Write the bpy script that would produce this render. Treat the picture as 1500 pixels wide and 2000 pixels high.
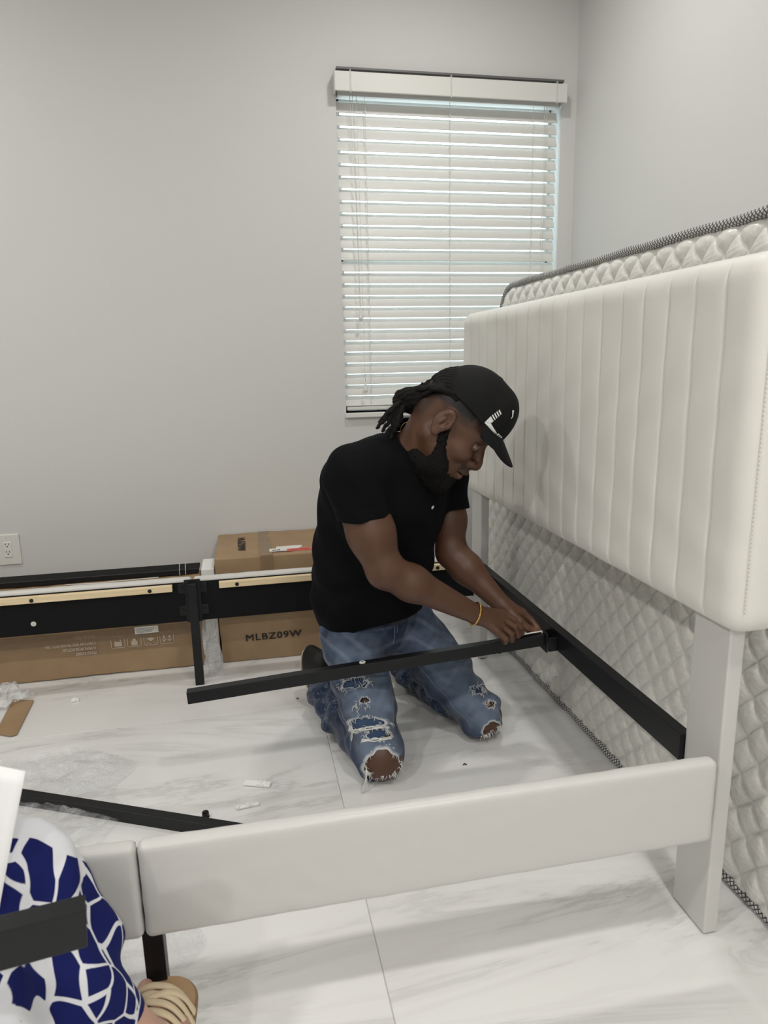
import bpy, bmesh, math, random
import numpy as np
from mathutils import Vector, Matrix
PI = math.pi
random.seed(7); rng = np.random.default_rng(11)
S = bpy.context.scene
COL = S.collection
for o in list(bpy.data.objects): bpy.data.objects.remove(o)

# ---------------------------------------------------------------- camera
cam_d = bpy.data.cameras.new('camera'); cam = bpy.data.objects.new('camera', cam_d); COL.objects.link(cam)
cam_d.sensor_fit = 'VERTICAL'; cam_d.sensor_height = 36; cam_d.lens = 24.39; cam_d.clip_start = .02
Rv = (0.97963508, -0.1997038, -0.02082065); Uv = (0.06272782, 0.20589355, 0.97656186); Wv = (0.19073628, 0.95798029, -0.21422753)
cam.matrix_world = Matrix(((Rv[0], Uv[0], -Wv[0], 0), (Rv[1], Uv[1], -Wv[1], 0), (Rv[2], Uv[2], -Wv[2], 1.24), (0, 0, 0, 1)))
cam_d.dof.use_dof = True; cam_d.dof.focus_distance = 2.1; cam_d.dof.aperture_fstop = 6.3
S.camera = cam

# ---------------------------------------------------------------- world, lamps, exposure
wd = bpy.data.worlds.new('world'); S.world = wd; wd.use_nodes = True
wd.node_tree.nodes['Background'].inputs[0].default_value = (.80, .93, 1, 1)
wd.node_tree.nodes['Background'].inputs[1].default_value = 4.2
S.view_settings.view_transform = 'Standard'; S.view_settings.look = 'None'
S.view_settings.gamma = 1; S.view_settings.use_curve_mapping = False
S.view_settings.exposure = 0.06
CEIL = 2.95
def downlight(x, y, e, size=.16):
    l = bpy.data.lights.new('downlight', 'AREA'); l.shape = 'DISK'; l.size = size; l.energy = e; l.color = (1, .978, .94)
    l.spread = math.radians(178)
    o = bpy.data.objects.new('downlight', l); COL.objects.link(o); o.location = (x, y, CEIL - .02)
for x, y, e in ((.80, .15, 17), (.80, 2.30, 10), (-1.6, .15, 24), (-1.6, 2.30, 12), (-1.6, -2.0, 32), (.4, -2.0, 30)):
    downlight(x, y, e)

# ---------------------------------------------------------------- helpers
def tag(o, label=None, cat=None, group=None, kind=None):
    if label: o['label'] = label
    if cat: o['category'] = cat
    if group: o['group'] = group
    if kind: o['kind'] = kind
    return o
def thing(name, label, cat, loc=(0, 0, 0), group=None):
    o = bpy.data.objects.new(name, None); COL.objects.link(o); o.location = loc
    o.empty_display_size = .05
    return tag(o, label, cat, group)
def link(name, me, m, parent=None, smooth=False):
    o = bpy.data.objects.new(name, me); COL.objects.link(o)
    if m:
        me.materials.clear(); me.materials.append(m)
    if parent:
        o.parent = parent
        o.matrix_parent_inverse = parent_world(parent).inverted()
    if smooth is True:
        for p in me.polygons: p.use_smooth = True
    elif smooth:
        me.shade_auto = None
    return o
def parent_world(p):
    m = Matrix.Translation(p.location) @ p.rotation_euler.to_matrix().to_4x4()
    while p.parent is not None:
        # parents here are unrotated meshes at the origin or things placed by location only
        m = p.matrix_parent_inverse @ m; p = p.parent
        m = Matrix.Translation(p.location) @ p.rotation_euler.to_matrix().to_4x4() @ m
    return m
def mk(name, V, F, m, parent=None, smooth=True):
    me = bpy.data.meshes.new(name)
    if isinstance(V, np.ndarray): V = V.tolist()
    if isinstance(F, np.ndarray): F = F.tolist()
    me.from_pydata(V, [], F); me.update()
    return link(name, me, m, parent, smooth)
def bm_obj(name, bm, m, parent=None, smooth=False):
    me = bpy.data.meshes.new(name); bm.to_mesh(me); bm.free()
    return link(name, me, m, parent, smooth)
def add_box(bm, lo, hi, bev=0, seg=2, M=None):
    r = bmesh.ops.create_cube(bm, size=1); vs = r['verts']
    for v in vs:
        v.co = Vector([lo[i] + (v.co[i] + .5) * (hi[i] - lo[i]) for i in range(3)])
    if bev:
        es = list({e for v in vs for e in v.link_edges})
        q = bmesh.ops.bevel(bm, geom=es, offset=bev, segments=seg, profile=.5, affect='EDGES')
        vs = list({v for f in q['faces'] for v in f.verts} | {v for v in vs if v.is_valid})
    if M is not None:
        for v in vs: v.co = M @ v.co
    return vs
def box(name, lo, hi, m, parent=None, bev=.002, seg=2, M=None, smooth=False):
    bm = bmesh.new(); add_box(bm, lo, hi, bev, seg, M); return bm_obj(name, bm, m, parent, smooth)
def frames(P, closed=False):
    P = np.array(P, float); n = len(P)
    T = (np.roll(P, -1, 0) - np.roll(P, 1, 0)) if closed else np.gradient(P, axis=0)
    T /= np.maximum(np.linalg.norm(T, axis=1)[:, None], 1e-9)
    a = np.array([0, 0, 1.]) if abs(T[0][2]) < .9 else np.array([1., 0, 0])
    N = []; nrm = np.cross(T[0], a); nrm /= np.linalg.norm(nrm)
    for i in range(n):
        nrm = nrm - T[i] * (nrm @ T[i]); nrm /= max(np.linalg.norm(nrm), 1e-9); N.append(nrm.copy())
    N = np.array(N); B = np.cross(T, N); return P, N, B
def tube_vf(P, r, k=8, closed=False, cap=True, flat=1.0):
    P, N, B = frames(P, closed); n = len(P); r = np.broadcast_to(np.array(r, float), (n,))
    V = []; F = []
    for i in range(n):
        for j in range(k):
            a = 2 * PI * j / k; V.append(P[i] + r[i] * (math.cos(a) * N[i] * flat + math.sin(a) * B[i]))
    for i in range(n if closed else n - 1):
        for j in range(k):
            a, b = i * k + j, i * k + (j + 1) % k; i2 = (i + 1) % n; c, d = i2 * k + (j + 1) % k, i2 * k + j
            F.append((a, b, c, d))
    if cap and not closed:
        F.append(tuple(range(k))[::-1]); F.append(tuple((n - 1) * k + j for j in range(k)))
    return V, F
def tube(name, P, r, m, parent=None, k=8, closed=False, flat=1.0):
    V, F = tube_vf(P, r, k, closed, True, flat); V = [tuple(v) for v in V]
    return mk(name, V, F, m, parent, True)
def join_vf(L):
    V = []; F = []
    for v, f in L:
        o = len(V); V += [tuple(x) for x in v]; F += [tuple(i + o for i in q) for q in f]
    return V, F
def smoothpath(P, n=8, closed=False):
    P = np.array(P, float); out = []; N = len(P)
    rngi = range(N if closed else N - 1)
    for i in rngi:
        p1, p2 = P[i], P[(i + 1) % N]
        p0 = P[(i - 1) % N] if (closed or i > 0) else 2 * p1 - p2
        p3 = P[(i + 2) % N] if (closed or i + 2 < N) else 2 * p2 - p1
        for t in np.linspace(0, 1, n, endpoint=False):
            out.append(.5 * ((2 * p1) + (-p0 + p2) * t + (2 * p0 - 5 * p1 + 4 * p2 - p3) * t * t + (-p0 + 3 * p1 - 3 * p2 + p3) * t ** 3))
    if not closed: out.append(P[-1])
    return np.array(out)
def cyl(name, c, axis, r, h, m, parent=None, k=24, bev=0, r2=None):
    ax = Vector(axis).normalized(); M = Matrix.Translation(Vector(c)) @ ax.to_track_quat('Z', 'Y').to_matrix().to_4x4()
    bm = bmesh.new(); bmesh.ops.create_cone(bm, cap_ends=True, segments=k, radius1=r, radius2=r if r2 is None else r2, depth=h)
    if bev:
        es = [e for e in bm.edges if abs(e.verts[0].co.z - e.verts[1].co.z) < 1e-6]
        bmesh.ops.bevel(bm, geom=es, offset=bev, segments=2, affect='EDGES')
    bmesh.ops.transform(bm, matrix=M, verts=bm.verts)
    return bm_obj(name, bm, m, parent, False)
def rounded_box(name, lo, hi, r, m, parent=None, res=.02, disp=None, smooth=True, M=None, extra={}):
    """box with rounded edges from a fine grid; disp(P,N)->offset along the normal"""
    lo = np.array(lo, float); hi = np.array(hi, float); L = hi - lo
    def axis_pts(l):
        n = max(1, int(round((l - 2 * r) / res))); e = [r * (1 - math.cos(t)) * .98 for t in np.linspace(0, PI / 2, 5)]
        a = list(np.array(e[:-1])) + list(np.linspace(r, l - r, n + 1)) + [l - x for x in e[:-1]][::-1]
        return np.array(a)
    A = [axis_pts(l) for l in L]
    for ax_, pts_ in extra.items():
        q = np.concatenate([A[ax_], [p_ - lo[ax_] for p_ in pts_ if lo[ax_] + r < p_ < hi[ax_] - r]]); q = np.unique(np.round(q, 5)); A[ax_] = q[np.concatenate([[True], np.diff(q) > .0004])]
    V = []; F = []; idx = {}
    def vid(p):
        k = tuple(round(x, 6) for x in p)
        if k not in idx: idx[k] = len(V); V.append(p)
        return idx[k]
    for ax in range(3):
        u, v = (ax + 1) % 3, (ax + 2) % 3
        for side in (0, 1):
            g = []
            for a in A[u]:
                row = []
                for b in A[v]:
                    p = [0, 0, 0]; p[ax] = L[ax] * side; p[u] = a; p[v] = b; row.append(vid(tuple(p)))
                g.append(row)
            for i in range(len(g) - 1):
                for j in range(len(g[0]) - 1):
                    q = (g[i][j], g[i + 1][j], g[i + 1][j + 1], g[i][j + 1]); F.append(q if side else q[::-1])
    P = np.array(V, float); q = np.clip(P, r, L - r); d = P - q; n = d / np.maximum(np.linalg.norm(d, axis=1)[:, None], 1e-9)
    P = q + n * r + lo
    if disp is not None: P = P + n * disp(P, n)[:, None]
    if M is not None: P = P @ np.array(M.to_3x3()).T + np.array(M.translation)
    return mk(name, P, F, m, parent, smooth)
def text_obj(name, s, size, m, parent, M, extrude=.0004, align='CENTER', bold=0, scale=(1, 1), spacing=1.0, bold2=0):
    c = bpy.data.curves.new('lettering', 'FONT'); c.body = s; c.size = size; c.extrude = extrude; c.align_x = align; c.align_y = 'CENTER'
    c.offset = bold; c.resolution_u = 3; c.space_character = spacing
    t = bpy.data.objects.new('tmp', c); COL.objects.link(t)
    dg = bpy.context.evaluated_depsgraph_get(); me = bpy.data.meshes.new_from_object(t.evaluated_get(dg))
    bpy.data.objects.remove(t); me.transform(M @ Matrix.Diagonal((scale[0], scale[1], 1, 1))); me.name = name
    if bold2:
        b_ = bmesh.new(); b_.from_mesh(me)
        for dx, dz in ((bold2, 0), (0, bold2 * .6)):
            g_ = bmesh.ops.duplicate(b_, geom=b_.verts[:] + b_.edges[:] + b_.faces[:]); bmesh.ops.translate(b_, vec=M.to_3x3() @ Vector((dx, dz, .00003)), verts=[e for e in g_['geom'] if isinstance(e, bmesh.types.BMVert)])
            if len(b_.faces) > 60000: break
        b_.to_mesh(me); b_.free()
    return link(name, me, m, parent, False)

# ---- node material helper
class NT:
    def __init__(s, name):
        s.m = bpy.data.materials.new(name); s.m.use_nodes = True; s.t = s.m.node_tree; s.b = s.t.nodes['Principled BSDF']
    def n(s, ty, **kw):
        x = s.t.nodes.new(ty)
        for k, v in kw.items():
            if k in x.inputs.keys() if isinstance(k, str) else False: x.inputs[k].default_value = v
            else: setattr(x, k, v)
        return x
    def l(s, a, b): s.t.links.new(a, b)
    def coord(s, kind='Object', scale=(1, 1, 1), rot=(0, 0, 0), loc=(0, 0, 0)):
        tc = s.n('ShaderNodeTexCoord'); mp = s.n('ShaderNodeMapping'); mp.inputs['Scale'].default_value = scale
        mp.inputs['Rotation'].default_value = rot; mp.inputs['Location'].default_value = loc
        s.l(tc.outputs[kind], mp.inputs[0]); return mp.outputs[0]
    def noise(s, v, scale, detail=3, rough=.5, dist=0):
        x = s.n('ShaderNodeTexNoise'); x.inputs['Scale'].default_value = scale; x.inputs['Detail'].default_value = detail
        x.inputs['Roughness'].default_value = rough; x.inputs['Distortion'].default_value = dist
        if v is not None: s.l(v, x.inputs['Vector'])
        return x.outputs['Fac']
    def ramp(s, f, stops, interp='LINEAR'):
        r = s.n('ShaderNodeValToRGB'); r.color_ramp.interpolation = interp; e = r.color_ramp.elements
        while len(e) < len(stops): e.new(.5)
        for i, (p, c) in enumerate(stops):
            e[i].position = p; e[i].color = (*c, 1) if not isinstance(c, (int, float)) else (c, c, c, 1)
        s.l(f, r.inputs[0]); return r.outputs[0]
    def mix(s, f, a, b, mode='MIX'):
        x = s.n('ShaderNodeMix'); x.data_type = 'RGBA'; x.blend_type = mode
        for i, v in ((0, f), (6, a), (7, b)):
            if hasattr(v, 'links'): s.l(v, x.inputs[i])
            elif isinstance(v, (int, float)): x.inputs[i].default_value = v if i == 0 else (v, v, v, 1)
            else: x.inputs[i].default_value = (*v, 1)
        return x.outputs[2]
    def bump(s, h, strength=.3, dist=.01):
        x = s.n('ShaderNodeBump'); x.inputs['Strength'].default_value = strength; x.inputs['Distance'].default_value = dist
        s.l(h, x.inputs['Height']); s.l(x.outputs[0], s.b.inputs['Normal']); return x
    def math(s, op, a, b=None):
        x = s.n('ShaderNodeMath'); x.operation = op
        for i, v in enumerate((a, b)):
            if v is None: continue
            if hasattr(v, 'links'): s.l(v, x.inputs[i])
            else: x.inputs[i].default_value = v
        return x.outputs[0]
def mat(name, col, rough=.5, metal=0, spec=.5, sheen=0, coat=0, bump=None, trans=0, alpha=1, emit=None, sss=0):
    k = NT(name); b = k.b; b.inputs['Base Color'].default_value = (*col, 1); b.inputs['Roughness'].default_value = rough
    b.inputs['Metallic'].default_value = metal; b.inputs['Specular IOR Level'].default_value = spec
    b.inputs['Sheen Weight'].default_value = sheen; b.inputs['Coat Weight'].default_value = coat
    b.inputs['Transmission Weight'].default_value = trans; b.inputs['Alpha'].default_value = alpha
    if bump:
        k.bump(k.noise(k.coord(), bump[0], 4), bump[1], bump[2] if len(bump) > 2 else .002)
    return k.m
MT = {}
MT['wall'] = mat('wall_paint', (.64, .64, .625), .7, bump=(90, .12, .003))
MT['ceiling'] = mat('ceiling_paint', (.78, .77, .75), .8)
MT['black'] = mat('black_powder_coat', (.007, .0075, .009), .42, spec=.35, bump=(900, .06, .0005))
MT['blackboard'] = mat('black_lining', (.006, .006, .007), .75, spec=.2)
MT['whiteplastic'] = mat('white_plastic', (.74, .73, .69), .35)
MT['dark'] = mat('dark_slot', (.01, .01, .01), .6)
MT['gold'] = mat('gold', (.75, .50, .18), .22, metal=1)
MT['steel'] = mat('steel', (.7, .7, .7), .3, metal=1)
MT['paper'] = mat('paper', (.83, .83, .83), .6)
MT['glass'] = mat('window_glass', (.95, 1, .98), .02, trans=1)
MT['cord'] = mat('cord', (.66, .64, .58), .7)
k = NT('white_leatherette'); v = k.coord(); k.b.inputs['Base Color'].default_value = (.60, .592, .57, 1); k.b.inputs['Roughness'].default_value = .34
k.b.inputs['Sheen Weight'].default_value = .15; k.bump(k.math('ADD', k.noise(v, 700, 2), k.math('MULTIPLY', k.noise(v, 9, 3), 3)), .12, .002); MT['leather'] = k.m
k = NT('headboard_fabric'); v = k.coord(); k.b.inputs['Base Color'].default_value = (.735, .72, .67, 1); k.b.inputs['Roughness'].default_value = .5
k.b.inputs['Sheen Weight'].default_value = .3; k.bump(k.math('ADD', k.noise(v, 900, 2), k.math('MULTIPLY', k.noise(v, 7, 4, .6, .5), 6)), .12, .003); MT['hbfabric'] = k.m
# pine
k = NT('pale_pine'); v = k.coord(scale=(2, 40, 40)); f = k.noise(v, 3, 4, .6, .4)
k.l(k.ramp(f, [(.3, (.72, .55, .32)), (.7, (.84, .70, .47))]), k.b.inputs['Base Color']); k.b.inputs['Roughness'].default_value = .55; MT['pine'] = k.m
# cardboard
def cardboard(name, a, b):
    k = NT(name); v = k.coord(scale=(1, 1, 1)); f = k.noise(v, 6, 5, .6)
    c = k.ramp(f, [(.3, a), (.7, b)]); k.l(c, k.b.inputs['Base Color']); k.b.inputs['Roughness'].default_value = .62
    w = k.n('ShaderNodeTexWave'); w.inputs['Scale'].default_value = 90; w.bands_direction = 'X'; k.l(k.coord(), w.inputs[0])
    k.bump(k.math('ADD', k.math('MULTIPLY', w.outputs['Fac'], .15), k.noise(v, 25, 4)), .25, .003); return k.m
MT['card'] = cardboard('corrugated_cardboard', (.30, .195, .105), (.36, .245, .14))
MT['card_edge'] = cardboard('cardboard_edge', (.22, .14, .075), (.28, .18, .1))
MT['tape'] = mat('packing_tape', (.36, .25, .15), .16, alpha=.55)
MT['ink'] = mat('black_ink', (.025, .02, .018), .7)
MT['paleink'] = mat('pale_ink', (.55, .46, .37), .7)
MT['redlabel'] = mat('red_label', (.72, .12, .09), .5)
MT['sticker'] = mat('white_sticker', (.75, .74, .70), .4)
# clear crinkled plastic
def plastic(name, al, hi):
    al, hi = al * .7, min(.9, hi * 1.1)
    k = NT(name); v = k.coord(); f = k.noise(v, 14, 6, .7, 1.2)
    k.b.inputs['Base Color'].default_value = (.86, .87, .88, 1); k.b.inputs['Roughness'].default_value = .12
    k.l(k.ramp(f, [(.38, al), (.62, hi)]), k.b.inputs['Alpha']); k.bump(k.math('ADD', f, k.noise(v, 60, 3)), .9, .01); return k.m
MT['film'] = plastic('clear_film', .10, .38)
MT['film2'] = plastic('cloudy_film', .22, .6)
# marble tile, veins differ per tile
k = NT('marble_tile'); tc = k.n('ShaderNodeTexCoord'); oi = k.n('ShaderNodeObjectInfo')
mp = k.n('ShaderNodeMapping'); mp.inputs['Rotation'].default_value = (0, 0, .38); mp.inputs['Scale'].default_value = (.45, 1.9, 1)
k.l(tc.outputs['Object'], mp.inputs[0])
loc = k.n('ShaderNodeCombineXYZ'); k.l(k.math('MULTIPLY', oi.outputs['Random'], 37), loc.inputs[0]); k.l(k.math('MULTIPLY', oi.outputs['Random'], 19), loc.inputs[1]); k.l(loc.outputs[0], mp.inputs['Location'])
v = mp.outputs[0]
n1 = k.noise(v, 1.5, 8, .62, 1.6); ridge = k.math('ABSOLUTE', k.math('SUBTRACT', n1, .5))
c1 = k.ramp(ridge, [(0, (.60, .595, .58)), (.022, (.735, .73, .72)), (.08, (.80, .797, .785))])
n2 = k.noise(v, .9, 3, .5, .6); c2 = k.ramp(n2, [(.36, (.92, .918, .912)), (.66, (1, 1, 1))])
n3 = k.noise(v, 1.1, 2, .5); msk = k.ramp(n3, [(.42, 0.0), (.58, 1.0)])
cc = k.mix(msk, (.79, .785, .77), c1); k.l(k.mix(.75, cc, c2, 'MULTIPLY'), k.b.inputs['Base Color'])
k.b.inputs['Roughness'].default_value = .24; k.b.inputs['Specular IOR Level'].default_value = .5; MT['tile'] = k.m
MT['grout'] = mat('grout', (.52, .51, .49), .8)
# blind slat: white faux wood, a little light comes through
k = NT('blind_slat'); k.b.inputs['Base Color'].default_value = (.68, .675, .645, 1); k.b.inputs['Roughness'].default_value = .45
MT['slat'] = k.m
# mattress satin
k = NT('mattress_satin'); v = k.coord(); k.b.inputs['Base Color'].default_value = (.70, .68, .62, 1); k.b.inputs['Roughness'].default_value = .27
k.b.inputs['Sheen Weight'].default_value = .4; k.b.inputs['Anisotropic'].default_value = .4
w = k.n('ShaderNodeTexWave'); w.inputs['Scale'].default_value = 22; w.inputs['Distortion'].default_value = 9; w.inputs['Detail'].default_value = 2; w.inputs['Detail Scale'].default_value = .8
k.l(k.coord(scale=(1, 1, .6)), w.inputs[0]); fl = k.noise(v, 38, 4, .6, 2.0)
k.bump(k.math('ADD', k.math('MULTIPLY', w.outputs['Fac'], .6), fl), .30, .003)
k.l(k.ramp(fl, [(.35, (.66, .65, .60)), (.65, (.74, .73, .69))]), k.b.inputs['Base Color']); MT['satin'] = k.m
# braided edge tape, from tube UV
k = NT('braided_tape'); uv = k.n('ShaderNodeUVMap'); sp = k.n('ShaderNodeSeparateXYZ'); k.l(uv.outputs[0], sp.inputs[0])
a = k.math('ADD', k.math('MULTIPLY', sp.outputs[0], 1), sp.outputs[1]); b = k.math('SUBTRACT', k.math('MULTIPLY', sp.outputs[0], 1), sp.outputs[1])
ta = k.math('PINGPONG', a, .5); tb = k.math('PINGPONG', b, .5); mn = k.math('MINIMUM', ta, tb)
k.l(k.ramp(mn, [(.13, (.06, .06, .065)), (.2, (.62, .61, .58))]), k.b.inputs['Base Color']); k.b.inputs['Roughness'].default_value = .6; k.bump(mn, .6, .004); MT['braid'] = k.m
k = NT('exterior'); MT['outside'] = mat('outside_wall', (.5, .5, .48), .8)

# ---------------------------------------------------------------- room shell
X0, X1, Y0, Y1 = -3.4, 1.585, -3.6, 3.25
WX0, WX1, WZ0, WZ1 = .476, 1.512, 1.0, 2.40
def quadbox(name, lo, hi, m): return tag(box(name, lo, hi, m, bev=0), kind='structure')
quadbox('wall_right', (X1, Y0 - .1, -.06), (X1 + .1, Y1 + .2, CEIL), MT['wall'])
quadbox('wall_left', (X0 - .1, Y0 - .1, -.06), (X0, Y1 + .2, CEIL), MT['wall'])
quadbox('wall_front', (X0, Y0 - .1, -.06), (X1, Y0, CEIL), MT['wall'])
quadbox('ceiling', (X0 - .1, Y0 - .1, CEIL), (X1 + .1, Y1 + .2, CEIL + .1), MT['ceiling'])
bm = bmesh.new()
for lo, hi in (((X0, Y1, -.06), (WX0, Y1 + .2, CEIL)), ((WX1, Y1, -.06), (X1, Y1 + .2, CEIL)), ((WX0, Y1, -.06), (WX1, Y1 + .2, WZ0)), ((WX0, Y1, WZ1), (WX1, Y1 + .2, CEIL))):
    add_box(bm, lo, hi)
tag(bm_obj('wall_back', bm, MT['wall']), kind='structure')
# floor: grout bed with tiles as parts
fl = tag(box('floor', (X0, Y0, -.05), (X1, Y1, -.002), MT['grout'], bev=0), kind='structure')
g = .0011; proto = {}
xs = [X0, -2.187, -.987, .213, 1.413, X1]; ys = [Y0, -2.443, -.843, .757, 2.357, Y1]
for i in range(len(xs) - 1):
    for j in range(len(ys) - 1):
        w, d = xs[i + 1] - xs[i], ys[j + 1] - ys[j]; key = (round(w, 3), round(d, 3))
        if key not in proto:
            bm = bmesh.new(); add_box(bm, (g, g, -.012), (w - g, d - g, 0), .0008, 1); me = bpy.data.meshes.new('tile'); bm.to_mesh(me); bm.free(); proto[key] = me
        o = link('tile', proto[key], MT['tile'], fl); o.location = (xs[i], ys[j], 0)

# ---------------------------------------------------------------- window and blind
wn = tag(box('window_1', (WX0, Y1 + .13, WZ0), (WX1, Y1 + .135, WZ1), MT['glass'], bev=0), kind='structure')
bm = bmesh.new()
for lo, hi in (((WX0, Y1 + .11, WZ0), (WX0 + .03, Y1 + .16, WZ1)), ((WX1 - .012, Y1 + .11, WZ0), (WX1, Y1 + .16, WZ1)), ((WX0, Y1 + .11, WZ0), (WX1, Y1 + .16, WZ0 + .05)),
               ((WX0, Y1 + .11, WZ1 - .04), (WX1, Y1 + .16, WZ1)), ((WX0, Y1 + .11, 1.66), (WX1, Y1 + .16, 1.70))): add_box(bm, lo, hi, .003)
bm_obj('window_frame', bm, mat('white_frame', (.8, .8, .78), .4), wn)
tag(box('trim_1', (WX0 - .004, Y1 - .022, WZ0 - .022), (WX1 + .004, Y1 + .11, WZ0), mat('marble_sill', (.74, .73, .70), .25), bev=.003), kind='structure')
bl = thing('window_blind', 'white horizontal slat blind, closed, covering the window', 'blind', (.99, 3.27, 1.02))
NS = 26; zt, zb = 2.309, 1.052; slx0, slx1 = .478, 1.500
tilt = math.radians(67); sw = .0508
def slat_mesh():
    V = []; F = []; n = 8
    for sx in (slx0 - .99, slx1 - .99):
        for side in (0, 1):
            for i in range(n + 1):
                t = (i / n - .5) * sw; crown = .0022 * (1 - (2 * t / sw) ** 2); th = (.0014 if side else -.0014)
                V.append((sx, 0, 0, t, crown + th))
    out = []
    for x, _, _, t, h in V:
        # t runs along the slat width: room side low, window side high
        y = t * math.cos(tilt) - h * math.sin(tilt); z = t * math.sin(tilt) + h * math.cos(tilt); out.append((x, y, z))
    m = n + 1
    for i in range(n):
        F.append((m + i, m + i + 1, 3 * m + i + 1, 3 * m + i)); F.append((i, 2 * m + i, 2 * m + i + 1, i + 1))
    F.append((0, m, 3 * m, 2 * m)); F.append((n, 2 * m + n, 3 * m + n, m + n))
    me = bpy.data.meshes.new('slat'); me.from_pydata(out, [], F); me.update()
    for p in me.polygons: p.use_smooth = False
    return me
sm = slat_mesh()
for i in range(NS):
    z = zt + (zb - zt) * i / (NS - 1) - .0
    o = link('slat', sm, MT['slat'], bl); o.location = (.99 + random.uniform(-.002, .002), 3.272, z)
    if i == 13: o.rotation_euler = (-.12, 0, 0)
box('headrail', (.482, 3.252, 2.350), (1.502, 3.30, 2.392), MT['slat'], bl)
box('valance', (.462, 3.185, 2.346), (1.510, 3.195, 2.422), MT['slat'], bl, .003)
box('valance_return', (.462, 3.195, 2.346), (.468, 3.249, 2.422), MT['slat'], bl, .001); box('valance_return', (1.504, 3.195, 2.346), (1.510, 3.249, 2.422), MT['slat'], bl, .001)
box('mounting_rail', (.474, 3.20, 2.434), (1.50, 3.2495, 2.443), mat('grey_rail', (.12, .12, .12), .5), bl, .001)
clipm = mat('clear_clip', (.7, .7, .68), .2, alpha=.35)
for x in (.53, .97, 1.46):
    bm = bmesh.new(); add_box(bm, (x - .003, 3.1835, 2.340), (x + .003, 3.1855, 2.430), .0005); add_box(bm, (x - .003, 3.1835, 2.424), (x + .003, 3.24, 2.430), .0005); bm_obj('valance_clip', bm, clipm, bl)
box('bottom_rail', (.482, 3.246, 1.012), (1.500, 3.298, 1.028), MT['slat'], bl, .003)
box('bottom_slat', (.482, 3.246, 1.031), (1.500, 3.298, 1.034), MT['slat'], bl, .001)
for x in (.60, .982, 1.375):
    L = []
    zz = np.linspace(2.345, 1.02, 54); L.append(tube_vf([(x, 3.247, a) for a in zz], .0009, 5)); L.append(tube_vf([(x, 3.30, a) for a in zz], .0009, 5))
    V, F = join_vf(L); mk('ladder_cord', V, F, MT['cord'], bl)
    L = []
    for i in range(NS):
        z = zt + (zb - zt) * i / (NS - 1); L.append(tube_vf([(x + .002, 3.252, z - .012), (x + .005, 3.2455, z - .024), (x + .001, 3.249, z - .034)], .0016, 5))
    V, F = join_vf(L); tag(mk('route_loop', V, F, mat('cord_light', (.85, .84, .80), .6) if 'cord_light' not in bpy.data.materials else bpy.data.materials['cord_light'], bl), kind='stuff')
tube('lift_cord', smoothpath([(.545, 3.238, 2.35), (.549, 3.228, 1.9), (.5535, 3.225, 1.50), (.556, 3.225, 1.46)]), .0011, MT['cord'], bl, 6)
tube('lift_cord', smoothpath([(.533, 3.238, 2.35), (.545, 3.226, 1.95), (.552, 3.225, 1.49), (.554, 3.225, 1.46)]), .0011, MT['cord'], bl, 6)
tube('lift_cord', smoothpath([(.562, 3.24, 2.35), (.566, 3.232, 1.6), (.568, 3.232, 1.14)]), .0011, MT['cord'], bl, 6)
tube('tilt_cord', smoothpath([(1.425, 3.24, 2.35), (1.428, 3.236, 2.0), (1.42, 3.238, 1.75)]), .0011, MT['cord'], bl, 6)
tube('tilt_cord', smoothpath([(1.437, 3.24, 2.35), (1.432, 3.236, 2.0), (1.43, 3.238, 1.5)]), .0011, MT['cord'], bl, 6)
def tassel(x, z):
    pr = [(0.004, .0), (.0052, -.004), (.0050, -.012), (.0075, -.022), (.0098, -.032), (.0095, -.040), (.006, -.045), (.0, -.046)]
    V = []; F = []; kk = 14
    for r, dz in pr:
        for j in range(kk): V.append((x + r * math.cos(2 * PI * j / kk), 3.225 + r * math.sin(2 * PI * j / kk), z + dz))
    for i in range(len(pr) - 1):
        for j in range(kk): F.append((i * kk + j, (i + 1) * kk + j, (i + 1) * kk + (j + 1) % kk, i * kk + (j + 1) % kk))
    F.append(tuple(range(kk)))
    mk('tassel', V, F, MT['whiteplastic'], bl)
tassel(.5545, 1.462); tassel(.568, 1.138)

# ---------------------------------------------------------------- wall outlet
ou = thing('wall_outlet', 'off-white wall outlet plate low on the wall at the left edge', 'outlet', (-1.055, 3.25, .453))
box('plate', (-1.104, 3.243, .383), (-1.006, 3.25, .522), MT['whiteplastic'], ou, .003)
bm = bmesh.new(); add_box(bm, (-1.073, 3.240, .419), (-1.040, 3.2435, .487), .0015)
rc = bm_obj('receptacle', bm, mat('receptacle_white', (.78, .77, .74), .3), ou)
bm = bmesh.new()
for dz in (.034, 0):
    for dx in (-.0065, .0065): add_box(bm, (-1.0565 + dx - .0012, 3.2393, .444 + dz - .004), (-1.0565 + dx + .0012, 3.2405, .444 + dz + .005))
    add_box(bm, (-1.0565 - .0028, 3.2393, .4335 + dz - .0025), (-1.0565 + .0028, 3.2405, .4335 + dz + .0025), .001)
bm_obj('slots', bm, MT['dark'], rc)
for z in (.508, .397): cyl('screw', (-1.0565, 3.2425, z), (0, 1, 0), .003, .002, MT['whiteplastic'], ou, 12)

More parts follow.
